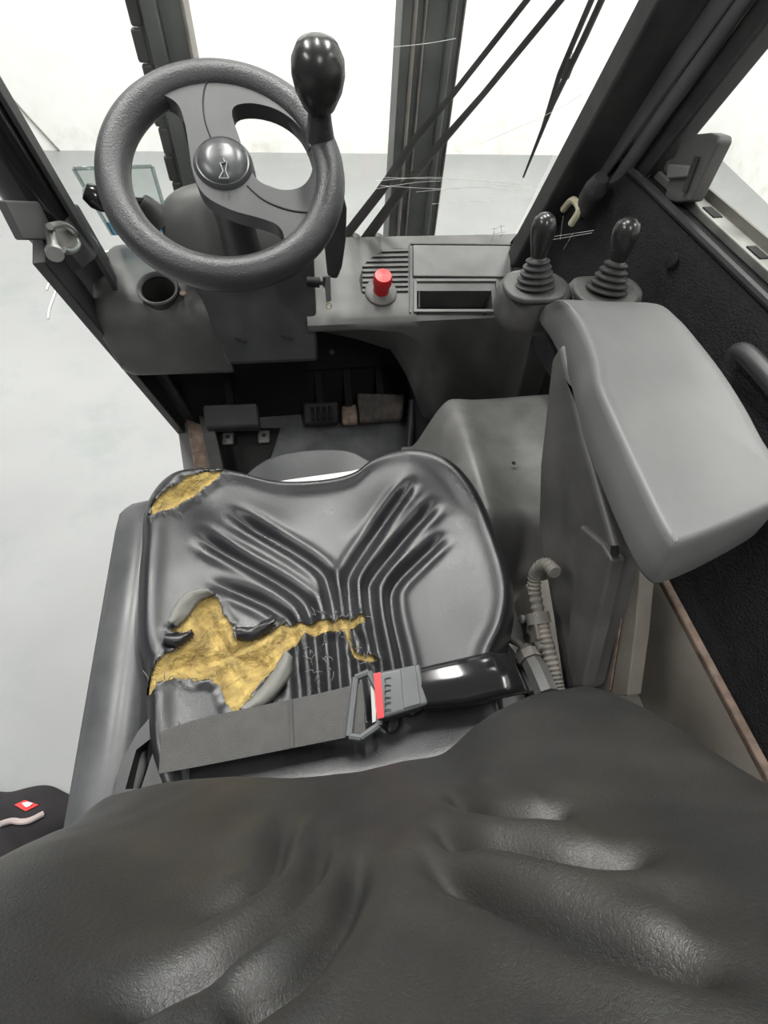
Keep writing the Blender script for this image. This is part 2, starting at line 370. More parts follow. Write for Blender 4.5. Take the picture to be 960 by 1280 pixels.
def pedal(name, pts, z0, z1, th, m, label, tread=False):
    P = [at_z(px, py, z0+(z1-z0)*t) for px, py, t in pts]
    base = np.mean(P, 0); base[2] = .55
    r = thing(name, base, label, 'pedal')
    pad = mk('pad', prism(P, (0, .01, -th)), m, r, bevel=.008)
    mk('arm', beam(np.mean(P, 0)+A(0, .01, -.01), A(np.mean(P, 0)[0], 1.05, .75), .02, .012), 'footwell', r, bevel=.002)
    if tread:
        c = np.mean(P, 0)
        for i in range(4): mk('tread', box(c+A(-.024+.016*i, -.006, .004), (.008, .05, .012)), 'black', pad, bevel=.001)
    return r
pedal('foot_pedal', [(252, 505, 1), (322, 503, 1), (325, 533, 0), (256, 535, 0)], .62, .67, .03, 'plastic_dark', 'wide black rubber foot pedal at the left side of the footwell')
pedal('foot_pedal', [(378, 502, 1), (424, 500, 1), (424, 528, 0), (380, 531, 0)], .60, .64, .025, 'black', 'small black ribbed foot pedal in the middle of the footwell', True)
pedal('foot_pedal', [(427, 506, 1), (446, 504, 1), (448, 530, 0), (428, 530, 0)], .60, .63, .02, 'rust', 'narrow rusty metal pedal lever beside the wide pedal plate')
pedal('foot_pedal', [(446, 490, 1), (508, 492, 1), (503, 524, 0), (450, 528, 0)], .60, .66, .02, 'pedal_worn', 'wide worn metal accelerator pedal at the right of the footwell')

# seat hood (battery cover)
hd = thing('battery_hood', (0, .12, .55), 'dark grey moulded hood under the torn seat', 'hood')
mk('hood_body', box((.0, .08, .74), (.50, .72, .38)), 'hood_grey', hd, bevel=.03, seg=4)
prof = [(-.302, .30), (-.302, .945), (-.296, .966), (-.282, .976), (-.255, .982), (-.238, .976), (-.222, .955), (-.205, .93), (-.205, .30)]
rings = []
for y, k in ((-.30, 0), (.36, 0), (.395, .004), (.415, .018), (.425, .045), (.428, .09)):
    rings.append(np.array([(x, y, z-k if z > .5 else z) for x, z in prof]))
mk('side_cover', loft(rings), 'hood_grey', hd, smooth=60)
dome = [at_z(*p, .915) for p in ((296, 604), (318, 582), (345, 568), (385, 561), (430, 561), (455, 570), (482, 590), (482, 612))]
dp = smooth_path(dome, 5)
mk('front_dome', prism(list(dp)+[A(.12, .3, .915), A(-.13, .3, .915)], (0, 0, -.30)), 'hood_grey', hd, bevel=.02, seg=4)
mk('white_lip', prism([at_z(*p, .925) for p in ((338, 603), (360, 599), (440, 588), (462, 582), (470, 584), (455, 594), (400, 606), (340, 608))], (0, 0, -.008)), 'lip_and_floor_white', hd, bevel=.002)

# ================================================================== right hand side: wheel-arch cover, rail, felt panel, sill
n = 60
xs = np.linspace(.215, .57, n); ys = np.linspace(.16, .715, n); X, Y = np.meshgrid(xs, ys, indexing='ij')
inn = sstep(X, .215, .305)*sstep(Y, .30+.0*X, .40)*sstep(-Y, -.715, -.685)
Zh = .70+.165*inn + .012*np.exp(-((X-.31)/.03)**2-((Y-.55)/.15)**2) - .02*np.exp(-((X-.40)/.06)**2-((Y-.50)/.12)**2)
V = np.stack([X, Y, Zh], -1).reshape(-1, 3); F = [(i*n+j, (i+1)*n+j, (i+1)*n+j+1, i*n+j+1) for i in range(n-1) for j in range(n-1)]
Vb = V.copy(); Vb[:, 2] -= .004
hp = thing('wheel_arch_cover', (.4, .5, .55), 'grey moulded plastic floor cover between seat and right panel', 'cover')
o = mk('moulding', (V, F), 'hump', hp, smooth=180)
sd = o.modifiers.new('solid', 'SOLIDIFY'); sd.thickness = .005; sd.offset = -1
for p in ((642, 579), (634, 693)):
    q = at_z(*p, .862 if p[1] < 650 else .735); mk('screw_hole', lathe([(.004, 0), (.004, .0015)], q, (0, 0, 1), 10), 'black', hp)

rl = thing('side_rail', (.46, .2, .5), 'beige painted steel side rail below the black felt panel', 'rail')
prof = [(.502, .945), (.492, .948), (.472, .90), (.455, .83), (.40, .80), (.36, .79), (.36, .5), (.53, .5), (.53, .945)]
mk('rail_sheet', loft([np.array([(x, y, z) for x, z in prof]) for y in (-.45, .28)]), 'painted_beige', rl, smooth=30)
q = at_z(793, 845, .80); mk('rail_hole', lathe([(.006, 0), (.006, .003)], q, (0, 0, 1), 12), 'black', rl)
mk('rail_lip', beam(A(.497, -.45, .95), A(.497, .3, .95), .012, .012), 'rust', rl, bevel=.003)

fp = thing('cab_side_lining', (.56, .3, .9), 'black felt-textured inner side panel on the right', 'panel')
prof = [(.505, .93), (.515, 1.05), (.528, 1.18), (.535, 1.245), (.545, 1.272), (.562, 1.28), (.61, 1.278), (.61, .93)]
rings = []
for y, dx, dz in ((-.5, 0, 0), (0, 0, 0), (.3, 0, 0), (.6, 0, 0), (.78, -.004, 0), (.86, -.012, -.005), (.90, -.022, -.012), (.95, -.035, -.015), (.975, -.05, -.03)):
    rings.append(np.array([(x+(dx if x < .6 else 0), y, min(z+(dz if z > 1 else 0), 1.06+(.975-y)/.42)) for x, z in prof]))
mk('felt_sheet', loft(rings), 'felt', fp, smooth=50)
mk('edge_trim', tube([A(.549, -.5, 1.281), A(.549, .72, 1.281), A(.545, .80, 1.279), A(.530, .87, 1.272)], .006, 8), 'plastic_dark', fp)
q = at_x(840, 326, .53); mk('panel_clip', lathe([(.011, 0), (.010, .004), (.005, .006)], q, (-1, 0, .1), 16), 'felt', fp)
gp = [at_x(*p, .515) for p in ((918, 448), (930, 442), (975, 490), (1010, 540))]
mk('grab_handle', tube(smooth_path(gp, 6), .012, 12), 'plastic_dark', fp)

sl = thing('window_sill_channel', (.585, .4, 1.28), 'bare metal window channel along the top of the right panel', 'channel')
mk('channel', box((.589, .22, 1.286), (.03, 1.16, .012)), 'steel_dull', sl, bevel=.002)
mk('channel_lip', box((.604, .22, 1.293), (.004, 1.16, .02)), 'painted_beige', sl)
for yy in (.70, .58, .47, .36, .25): mk('channel_slot', box((.586, yy, 1.2925), (.014, .03, .002)), 'black', sl)
# side window glass
sg = mk('side_window', prism([A(.597, -.5, 1.29), A(.597, .80, 1.29), A(.597, .52, 1.95), A(.597, -.5, 1.95)], (.005, 0, 0)), 'glass', smooth=0)
tag(sg, 'clear side window pane above the right panel', 'window')

# window latch on the sill
lt = thing('window_latch', (.57, .62, 1.285), 'grey plastic window latch standing on the right sill', 'latch')
def lp(*pts): return [at_x(*p, .558) for p in pts]
mk('latch_body', prism(lp((851, 178), (862, 175), (866, 168), (886, 166), (898, 170), (898, 178), (862, 252), (845, 254), (829, 250), (836, 222), (828, 212), (833, 200), (842, 196)), (.022, 0, 0)), 'plastic', lt, bevel=.004)
mk('latch_grip', prism([p-A(.008, 0, 0) for p in lp((840, 205), (868, 207), (864, 222), (838, 224))], (.012, 0, 0)), 'plastic_pale', lt, bevel=.003)
mk('latch_rib', tube([p-A(.003, 0, 0) for p in lp((874, 196), (858, 240))], .004, 8), 'plastic_dark', lt)

# rubber grommet and lever by the pillar foot
gr = thing('rubber_gaiter', (.50, .88, 1.2), 'black rubber gaiter with a cream ring at the foot of the right pillar', 'gaiter')
mk('gaiter', tube(smooth_path([at_x(*p, .50) for p in ((752, 222), (744, 236), (736, 248), (728, 268))], 5), [.012, .019, .017, .010], 14), 'boot', gr)
mk('gaiter_ring', tube(smooth_path([at_x(*p, .49) for p in ((704, 262), (716, 250), (724, 262), (714, 280))], 5), .006, 8), 'cream', gr)

# ================================================================== posts
def along(p, q, z):
    p, q = np.asarray(p), np.asarray(q); return p+(q-p)*(z-p[2])/(q[2]-p[2])
rp = thing('front_post', (.5, 1.0, .6), 'black right front post with rubber seal and door frame', 'post', 'front posts of the cab')
def post_part(name, b, t, xx, w, h, m, zb=None, zt=1.95, shape='beam', bev=.006):
    p, q = at_x(*b, xx), at_x(*t, xx)
    a = along(p, q, zb if zb else p[2]); e = along(p, q, zt)
    g = beam(a, e, w, h, up=(0, -1, .3)) if shape == 'beam' else tube([a, e], w, 14)
    return mk(name, g, m, rp, bevel=bev if shape == 'beam' else 0)
post_part('post_body', (684, 290), (856, 0), .515, .100, .045, 'pillar', .95)
post_part('seal_strip', (648, 300), (814, 0), .485, .010, .02, 'plastic_dark', .98, bev=.002)
post_part('seal_edge', (656, 300), (821, 0), .485, .003, .024, 'pillar_grey', .98, bev=0)
post_part('inner_edge', (752, 215), (902, 0), .53, .004, .03, 'pillar_grey', 1.1, bev=0)
post_part('post_tube', (782, 210), (926, 0), .545, .011, 0, 'pillar_grey', 1.24, shape='tube')
post_part('door_frame', (806, 218), (965, 15), .575, .035, .04, 'pillar', 1.27)
post_part('door_frame_edge', (796, 222), (950, 0), .565, .003, .044, 'mast_edge', 1.27, bev=0)
lpst = thing('front_post', (-.37, 1.1, .5), 'black left front post with steel striker beside the steering wheel', 'post', 'front posts of the cab')
def lpost(name, b, t, xb, xt, w, h, m, zb, zt=1.95, bev=.006, shape='beam'):
    p, q = at_x(*b, xb), at_x(*t, xt); a = along(p, q, zb); e = along(p, q, zt)
    return mk(name, beam(a, e, w, h, up=(0, -1, .3)) if shape == 'beam' else tube([a, e], w, 16), m, lpst, bevel=bev if shape == 'beam' else 0)
lpost('post_body', (165, 420), (52, 240), -.375, -.40, .072, .05, 'pillar', .56, 1.16)
lpost('post_flange', (195, 492), (14, 268), -.365, -.405, .020, .06, 'pillar', .56, 1.16, .003)
p, q = at_x(20, 213, -.41), at_x(-5, 174, -.415)
mk('post_tube', tube([along(p, q, 1.155), along(p, q, 1.95)], .042, 22), 'gloss_black', lpst)
mk('post_collar', tube([along(p, q, 1.10)+A(.012, 0, 0), along(p, q, 1.165)], [.044, .046], 10), 'pillar_grey', lpst, smooth=30)
mk('post_edge', beam(along(p, q, 1.0)+A(.046, 0, 0), along(p, q, 1.95)+A(.046, 0, 0), .008, .03, up=(0, -1, .3)), 'pillar', lpst, bevel=.002)
q0 = at_x(40, 285, -.385)
mk('bracket_plate', prism([at_x(*p_, -.385) for p_ in ((5, 250), (55, 252), (80, 265), (95, 300), (60, 300), (30, 300))], (-.012, 0, 0)), 'pillar_grey', lpst, bevel=.003)
stk = mk('striker_plate', lathe([(.024, 0), (.024, .006), (.02, .008)], at_x(78, 298, -.365), (.9, -.3, .3), 20), 'steel_dull', lpst)
p1, p2 = at_x(62, 285, -.36), at_x(68, 314, -.345)
mk('striker_bolt', join(tube([p1, p2], .0075, 12), tube([p2, p2+nrm(p2-p1)*.008], .012, 14)), 'steel', stk)
mk('striker_loop', tube(smooth_path([at_x(*p_, -.35) for p_ in ((62, 283), (80, 281), (94, 292), (97, 306), (88, 314), (78, 312))], 5), .005, 8, flat=1), 'steel', stk)

# ================================================================== windscreen with its film and marks
WP = A(0, .995, 1.06); WD = nrm((0, -.42, 1.0)); WN = nrm(np.cross((1, 0, 0), WD))    # lies in x and WD
def at_w(px, py, off=0.0):
    return at_pl(px, py, WP+WN*off, WN)
if WN[1] > 0: WN = -WN                                                         # towards the driver
ws = thing('windscreen', (.04, .995, 1.06), 'dusty clear windscreen sloping back above the dashboard', 'windscreen')
b0, b1 = A(-.40, 0, 0), A(.49, 0, 0)
mk('pane', prism([WP+b0-WD*.02, WP+b1-WD*.02, WP+b1+WD*.92, WP+b0-A(.05, 0, 0)+WD*.92], -WN*.005), 'glass', ws, smooth=0)
fl = mk('film', prism([at_w(*p, .001) for p in ((92, 211), (190, 208), (214, 290), (141, 294))], WN*.0008), 'film', ws, smooth=0, label='pale translucent sticker with a grey border')
for a, b in (((92, 211), (190, 208)), ((190, 208), (214, 290)), ((92, 211), (141, 294))):
    mk('film_border', beam(at_w(*a, .0024), at_w(*b, .0024), .007, .0006, up=WN), 'film_edge', fl, smooth=0)
mk('film_band', prism([at_w(*p, .0024) for p in ((132, 278), (208, 274), (214, 290), (141, 294))], WN*.0006), 'film_blue', fl, smooth=0)
mkst = []
for a, b in (((614, 286), (622, 285)), ((616, 292), (632, 290)), ((614, 297), (624, 296)), ((618, 286), (616, 298)), ((626, 281), (627, 290)), ((622, 284), (631, 282)), ((629, 292), (622, 299)), ((612, 301), (622, 300))):
    mkst.append(beam(at_w(*a, .001), at_w(*b, .001), .0007, .0004, up=WN))
mk('etched_mark', join(*mkst), 'mast_edge', ws, smooth=0)
# wiper, outside the glass
wp = thing('windscreen_wiper', WP+A(.13, .02, 0), 'black parallel-arm wiper outside the windscreen', 'wiper')
def warm(name, pts, r, m='plastic_dark', off=-.03, flat=.5):
    return mk(name, tube([at_w(*p, off) for p in pts], r, 8, flat=flat, up=WN), m, wp)
warm('arm', ((428, 300), (475, 240), (520, 172), (566, 118), (662, -4), (740, -104)), [.012, .011, .007, .0055, .005, .005])
warm('arm', ((452, 306), (500, 240), (552, 178), (604, 118), (704, -4), (786, -104)), [.014, .011, .008, .006, .006, .006])
warm('blade', ((654, 222), (690, 132), (730, 48), (800, -104)), [.002, .005, .006, .005], off=-.018)
warm('blade_holder', ((672, 178), (700, 92), (742, -6), (772, -72)), [.002, .005, .005, .004], off=-.03)
warm('blade_joint', ((706, 96), (716, 70)), .0085, off=-.028, flat=.8)
mk('pivot_cover', lathe([(.022, 0), (.02, .012), (.008, .018)], at_w(468, 300, -.035), WN, 16), 'plastic', wp)
mk('pivot_cover', lathe([(.020, 0), (.018, .012), (.008, .018)], at_w(440, 299, -.035), WN, 16), 'plastic', wp)
# cobweb strands
cw = []
for a, b, c in (((470, 226), (560, 222), (700, 236)), ((475, 232), (560, 236), (640, 230)), ((480, 222), (600, 226), (720, 238)), ((520, 240), (600, 234), (690, 240)), ((470, 236), (520, 228), (560, 226)), ((540, 255), (610, 250), (640, 245)), ((600, 180), (690, 140), (740, 110)), ((410, 65), (520, 56), (570, 48))):
    cw.append(tube(smooth_path([at_w(*p, .004) for p in (a, b, c)], 5), .0003, 4))
for a, b in (((690, 296), (742, 288)), ((688, 300), (740, 291)), ((704, 270), (700, 300)), ((716, 292), (704, 312))):
    cw.append(tube([at_y(*a, .60), at_y(*b, .62)], .00018, 4))
o = mk('cobweb', join(*cw), 'web', kind='stuff'); tag(o, 'fine pale cobweb strands across the windscreen and levers', 'cobweb')

# ================================================================== mast in front
ms = thing('lift_mast', (.06, 1.27, 0), 'dark steel lift mast with two upright rails outside the windscreen', 'mast')
def rail(name, x0, x1, y0, y1, m, z0=.08, z1=2.6):
    return mk(name, box(((x0+x1)/2, (y0+y1)/2, (z0+z1)/2), (x1-x0, y1-y0, z1-z0)), m, ms, bevel=.004)
rail('outer_rail', .256, .278, 1.25, 1.33, 'mast')
rail('rail_edge', .278, .286, 1.245, 1.33, 'mast_edge')
rail('inner_rail', .286, .302, 1.262, 1.35, 'mast')
rail('inner_rail_edge', .302, .307, 1.255, 1.35, 'mast_edge')
rail('middle_rail', .307, .352, 1.262, 1.35, 'mast')
rail('hose_cover', .352, .366, 1.25, 1.36, 'mast')
rail('rail_outer_lip', .366, .384, 1.27, 1.37, 'mast')
rail('rail_bright_lip', .384, .388, 1.265, 1.37, 'mast_edge')
rail('left_outer_rail', -.234, -.205, 1.25, 1.34, 'mast')
rail('left_inner_rail', -.205, -.160, 1.262, 1.36, 'mast')
rail('left_rail_edge', -.162, -.156, 1.255, 1.36, 'mast_edge')
rail('left_back_plate', -.252, -.234, 1.28, 1.34, 'mast')
rail('cross_bar', -.25, .37, 1.36, 1.40, 'mast', 1.95, 2.05)
lk = mk('chain_link', box((-.250, 1.262, .16), (.022, .016, .0505)), 'chain', ms, bevel=.005)
for i in range(1, 44):
    c = lk.copy(); COL.objects.link(c); c.parent = ms; c.matrix_parent_inverse = lk.matrix_parent_inverse.copy(); c.location = Vector((-.250+(.0018 if i % 2 else -.0018), 1.262, .16+i*.052))

# ================================================================== dashboard
SP = A(0, .83, 1.005); SD = nrm((0, .17, .058)); SN = nrm(np.cross((1, 0, 0), SD))
def at_s(px, py, off=0.0): return at_pl(px, py, SP+SN*off, SN)
db = thing('dashboard', (.3, .9, .7), 'dark grey plastic dashboard right of the steering column', 'dashboard')
xs = np.array([.015, .04, .08, .12, .16, .20, .225, .245, .26, .275, .29, .31, .36, .42, .48, .56])
zl = np.interp(xs, [.015, .04, .12, .20, .24, .27, .30, .32, .36], [.935, .932, .910, .878, .820, .750, .680, .640, .620])
zt = np.interp(xs, [.015, .12, .20, .235, .26, .28, .30, .32, .36], [.984, .980, .970, .955, .925, .880, .800, .690, .660])
yl = np.interp(xs, [.015, .20, .25, .30, .36, .56], [.865, .86, .84, .81, .775, .765])
yt = np.interp(xs, [.015, .28, .32, .40, .56], [.797, .794, .780, .770, .765])
rings = []
for x, a_, b_, c_, d_ in zip(xs, zl, zt, yl, yt):
    rings.append(np.array([(x, 1.0, 1.063), (x, .835, 1.0067), (x, .812, .998), (x, .800, .990), (x, d_+(.797-d_)*.6, min(.978, b_+(.985-b_)*.7)), (x, d_, b_), (x, c_, a_), (x, c_+.02, a_-.008), (x, .99, a_-.008)]))
dash = mk('dash_body', loft(rings), 'plastic', db, smooth=35)
def slab_poly(px, off=0.0): return [at_s(*p, off) for p in px]
cut = mk('cutter', prism(slab_poly(((523, 355), (618, 355), (620, 385), (523, 385)), .02), -SN*.075), 'black', smooth=0)
boolean(dash, cut)
mk('tray_lining', join(*[prism(slab_poly(q, -.001), -SN*.05) for q in (((523, 355), (525, 355), (525, 385), (523, 385)), ((616, 355), (618, 355), (620, 385), (618, 385)), ((523, 355), (618, 355), (618, 357), (523, 357)))]+[prism(slab_poly(((523, 355), (618, 355), (620, 385), (523, 385)), -.05), -SN*.002)]), 'black', db, smooth=0)
mk('tray_frame', join(*[beam(at_s(*a, .001), at_s(*b, .001), .006, .006, up=SN) for a, b in (((519, 351), (621, 351)), ((519, 351), (519, 388)), ((517, 389), (626, 389)), ((621, 351), (624, 389)))]), 'plastic_pale', db, smooth=0)
pl = slab_poly(((516, 308), (637, 309), (638, 348), (516, 347)), .0)
mk('dash_lid', prism(pl, SN*.005), 'plastic_pale', db, bevel=.002)
mk('lid_frame', join(*[beam(at_s(*a, .001), at_s(*b, .001), .003, .004, up=SN) for a, b in (((512, 305), (513, 391)), ((513, 305), (639, 306)), ((640, 306), (640, 350)))]), 'plastic_dark', db, smooth=0)
mk('vent_recess', prism(slab_poly(((510, 311), (492, 311), (470, 318), (454, 332), (449, 350), (452, 366), (470, 364), (510, 364)), .0), SN*.0012), 'black', db, smooth=0)
for i in range(9):
    y = 314+i*6.2; xl = 452+30*max(0, ((332-y)/22))**1.6 if y < 332 else 450
    xr = 510 if y < 333 or y > 400 else 510
    mk('vent_slat', beam(at_s(xl+3, y, .002), at_s(xr, y-1, .002), .0060, .004, up=SN), 'plastic', db, smooth=0)
mk('vent_recess', prism(slab_poly(((641, 309), (664, 309), (664, 352), (641, 352)), .0), SN*.0012), 'black', db, smooth=0)
for i in range(7):
    mk('vent_slat', beam(at_s(642, 312+i*6.2, .002), at_s(664, 312+i*6.2, .002), .0060, .004, up=SN), 'plastic', db, smooth=0)
mk('fascia_screw', lathe([(.006, 0), (.005, .003)], at_y(415, 440, .80), (0, -1, .3), 10), 'black', db)
# emergency stop
es = thing('emergency_stop_button', at_s(477, 358), 'red push button on a grey round base on the dashboard', 'button')
c = at_s(476, 366)
mk('base_disc', lathe([(.033, 0), (.033, .004), (.028, .008), (.0, .008)], c, SN, 32), 'plastic_pale', es)
mk('collar', lathe([(.0165, .008), (.016, .028), (.0, .028)], c, SN, 24), 'red', es)
mk('button_cap', lathe([(.0, .026), (.0182, .026), (.0192, .030), (.0188, .044), (.0165, .049), (.0, .0505)], c, SN, 28), 'red', es)

# ================================================================== steering column, pod, stalks
sc = thing('steering_column', (-.1, .9, .75), 'dark grey plastic steering column cowl below the wheel', 'steering column')
def superell(c, r, e1=.55, e2=.6, nu=40, nv=20, tilt=0.0):
    sg = lambda v, e: np.sign(v)*np.abs(v)**e
    rings = []
    for v in np.linspace(-math.pi/2+.02, math.pi/2-.02, nv):
        u = np.arange(nu)*2*math.pi/nu
        P = np.stack([r[0]*sg(np.cos(v), e1)*sg(np.cos(u), e2), r[1]*sg(np.cos(v), e1)*sg(np.sin(u), e2), np.full(nu, r[2]*sg(np.sin(v), e1))], -1)
        ct, st = math.cos(tilt), math.sin(tilt)
        P = np.stack([P[:, 0], P[:, 1]*ct-P[:, 2]*st, P[:, 1]*st+P[:, 2]*ct], -1)
        rings.append(P+np.asarray(c))
    return loft(rings)
mk('upper_cowl', superell((-.105, .910, 1.118), (.126, .062, .082), .7, .6, tilt=-.35), 'plastic', sc, smooth=180)
CPt, CNm = A(0, .785, .925), nrm((0, -.20, .085))
low = [at_pl(*p, CPt, CNm) for p in ((205, 300), (392, 300), (398, 452), (284, 457), (252, 375))]
mk('lower_cowl', prism(low, -CNm*.10), 'plastic_dark', sc, bevel=.008)
for p in ((301, 425), (358, 421)):
    mk('cowl_clip', prism([at_pl(p[0]+a, p[1]+b, CPt+CNm*.002, CNm) for a, b in ((-8, -3), (0, -1), (8, 2), (7, 5), (0, 3), (-6, 1))], -CNm*.002), 'black', sc, smooth=0)
# shaft to the wheel hub
WC = A(-.084, .687, 1.30); EL = math.radians(60); Wn = A(0, -math.cos(EL), math.sin(EL)); Wu = A(1, 0, 0); Wv = A(0, math.sin(EL), math.cos(EL))
mk('shaft', tube([WC-Wn*.02, WC-Wn*.10, WC-Wn*.20], [.030, .027, .034], 24), 'plastic_dark', sc)

pod = thing('cup_holder_pod', (-.27, .9, .85), 'grey plastic side pod with a round cup recess left of the column', 'pod')
rings = []
for y, kx, zt, zbm in ((.985, .02, .035, .02), (.95, .004, .034, 0), (.90, 0, .020, -.005), (.86, 0, .004, -.01), (.838, .0, -.008, -.012), (.826, .003, -.02, -.010), (.818, .01, -.05, -.002), (.816, .02, -.10, .01)):
    x0, x1 = -.388+kx, -.150; z1, z0 = 1.03+zt, .875+zbm
    q = []
    r = .035
    for cx, cz, a0, rr in ((x1-.006, z1-.006, 0, .006), (x0+r, z1-r*.8, 90, r), (x0+r+.01, z0+r, 180, r), (x1-.006, z0+.006, 270, .006)):
        for a in np.radians(np.linspace(a0, a0+90, 6)): q.append((cx+rr*math.cos(a), y, cz+rr*.8*math.sin(a)))
    rings.append(np.array(q))
pb = mk('pod_body', loft(rings), 'plastic', pod, smooth=50)
cc = at_z(197, 360, 1.046); cax = nrm((0, -.30, .95))
cut = mk('cutter', lathe([(.030, -.09), (.034, .05)], cc, cax, 32), 'black', smooth=0)
boolean(pb, cut)
mk('cup_ring', lathe([(.0305, -.004), (.0345, .002), (.037, .003), (.0385, .0), (.036, -.004)], cc, cax, 36, cap=False), 'plastic_pale', pod)
mk('cup_bottom', lathe([(.0, -.085), (.0335, -.085), (.0335, -.005)], cc, cax, 28, cap=False), 'plastic_dark', pod)
mk('cup_litter', tube(smooth_path([cc+A(-.012, -.008, -.07), cc+A(0, .004, -.045), cc+A(.010, .010, -.06), cc+A(.016, -.006, -.075)], 5), .005, 8), 'cream', pod)
mk('pod_screw', lathe([(.007, 0), (.006, .002), (.003, .003)], at_z(229, 366, 1.044), cax, 14), 'rust', pod)

stl = thing('direction_stalk', at_y(195, 262, .90), 'black stalk with a round knob left of the column behind the wheel', 'lever')
mk('stalk_boot', tube(smooth_path([at_y(*p, .90) for p in ((203, 278), (190, 265), (176, 252))], 5), [.026, .020, .015], 16), 'boot', stl)
mk('stalk', tube([at_y(180, 255, .90), at_y(130, 252, .88)], .010, 12), 'gloss_black', stl)
mk('stalk_knob', lathe([(0, -.022), (.012, -.020), (.018, -.008), (.019, .006), (.013, .020), (0, .024)], at_y(123, 248, .88), at_y(110, 240, .88)-at_y(150, 262, .88), 20), 'gloss_black', stl)
stl2 = thing('paddle_stalk', at_y(405, 265, .82), 'flat black paddle stalk hanging right of the column', 'lever')
mk('paddle', prism([at_y(*p, .82) for p in ((402, 262), (428, 238), (434, 262), (433, 300), (428, 335), (422, 350), (410, 348), (406, 310))], (0, .018, 0)), 'plastic_dark', stl2, bevel=.006)
# ignition key
ky = thing('ignition_key', at_y(392, 352, .80), 'key with a small ring hanging in the ignition switch', 'key')
p0 = at_y(391, 352, .80)
mk('switch_barrel', tube([p0-A(.01, 0, 0), p0+A(.012, -.004, 0)], .009, 14), 'black', ky)
mk('key_head', join(tube([p0+A(.012, -.004, 0), at_y(411, 352, .79)], .005, 10), box(at_y(407, 352, .79), (.010, .006, .020))), 'plastic_dark', ky, bevel=.002)
mk('key_blade', prism([at_y(*p, .785) for p in ((408, 346), (413, 346), (414, 376), (408, 378), (406, 360))], (0, .003, 0)), 'steel', ky)
mk('key_ring', tube([at_y(411, 382, .785)+A(.005*math.cos(a), 0, .006*math.sin(a)) for a in np.linspace(0, 2*math.pi, 16, endpoint=False)], .0016, 6, closed=True), 'cream', ky)

# ================================================================== steering wheel
sw = thing('steering_wheel', WC, 'black two-spoke steering wheel with a spinner knob', 'steering wheel')
RR, RT = .1395, .0215
a = np.linspace(0, 2*math.pi, 96, endpoint=False)
mk('rim', tube([WC+RR*(math.cos(t)*Wu+math.sin(t)*Wv) for t in a], RT, 20, closed=True), 'wheel_rubber', sw, smooth=180)
def wpl(px, py, off=0.0):
    q = at_pl(px, py, WC+Wn*off, Wn)-WC; return np.array([q @ Wu, q @ Wv])
outer = [wpl(*p) for p in ((176, 112), (194, 124), (212, 131), (226, 142), (234, 164), (239, 195), (244, 225), (258, 252), (290, 270), (325, 280), (346, 288), (355, 300), (354, 316), (346, 334), (338, 346))]
outer = smooth_path(outer, 4)
a1 = math.atan2(outer[-1][1], outer[-1][0]); a0 = math.atan2(outer[0][1], outer[0][0])
arc = [np.array([RR*math.cos(t), RR*math.sin(t)]) for t in np.linspace(a1, a0, 40)]
hole = smooth_path([wpl(*p) for p in ((292, 148), (312, 139), (345, 146), (372, 165), (388, 192), (390, 222), (377, 241), (352, 245), (326, 235), (312, 215), (302, 185))], 4, closed=True)
bm = bmesh.new(); E = []
for loop in (list(outer)+arc, list(hole)):
    vs = [bm.verts.new(tuple(WC+Wu*q[0]+Wv*q[1]-Wn*.012)) for q in loop]
    E += [bm.edges.new((vs[i], vs[(i+1) % len(vs)])) for i in range(len(vs))]
bmesh.ops.triangle_fill(bm, use_beauty=True, edges=E)
ex = bmesh.ops.extrude_face_region(bm, geom=bm.faces[:])
bmesh.ops.translate(bm, verts=[v for v in ex['geom'] if isinstance(v, bmesh.types.BMVert)], vec=tuple(Wn*.024))
bm.verts.index_update()
geo = (np.array([v.co[:] for v in bm.verts]), [[v.index for v in f.verts] for f in bm.faces]); bm.free()
mk('spoke_bracket', geo, 'wheel_pad', sw, bevel=.008, seg=4)
def wpt(px, py, off): return at_pl(px, py, WC+Wn*off, Wn)
mk('pad_seam', tube(smooth_path([wpt(*p, .0125) for p in ((330, 101), (285, 92), (262, 98), (254, 120), (256, 150), (266, 178), (272, 190))], 5), .0010, 5), 'black', sw)
mk('pad_seam', tube(smooth_path([wpt(*p, .0125) for p in ((309, 232), (330, 250), (360, 262), (390, 265), (408, 256), (416, 232), (416, 200))], 5), .0010, 5), 'black', sw)
hb = mk('hub_cap', lathe([(.040, -.01), (.038, .012), (.034, .017), (.032, .0165), (.028, .0215), (.015, .0245), (0, .0255)], WC+(wpl(281, 213)[0])*Wu+(wpl(281, 213)[1])*Wv, Wn, 40), 'cap', sw)
em = []
for a_, b_ in (((279, 198), (281, 203)), ((275, 204), (279, 214)), ((279, 214), (274, 223)), ((284, 202), (282, 214)), ((282, 214), (286, 223)), ((274, 223), (286, 223)), ((275, 204), (284, 202))):
    em.append(tube([wpt(*a_, .0262), wpt(*b_, .0262)], .0010, 6))
mk('emblem', join(*em), 'emblem', hb)
# spinner knob
kb = A(*WC)+RR*(math.cos(.33)*Wu+math.sin(.33)*Wv)+Wn*.012
kc = wpt(398, 96, .085)
kax = nrm(kc-kb); kd = np.linalg.norm(kc-kb)
kn = mk('spinner_stem', lathe([(.019, -.01), (.019, .0), (.016, .02), (.0135, kd-.03), (.014, kd-.01)], kb, kax, 24), 'wheel_rubber', sw)
mk('spinner_knob', lathe([(0, -.040), (.014, -.039), (.021, -.032), (.0295, -.012), (.0325, .004), (.0315, .018), (.025, .031), (.013, .038), (0, .040)], kc, kax, 36), 'knob_black', kn, smooth=180)
mk('spinner_clamp', box(kb-Wn*.004, (.036, .036, .012), np.stack([Wu, Wv, Wn], 1)), 'wheel_pad', sw, bevel=.005)

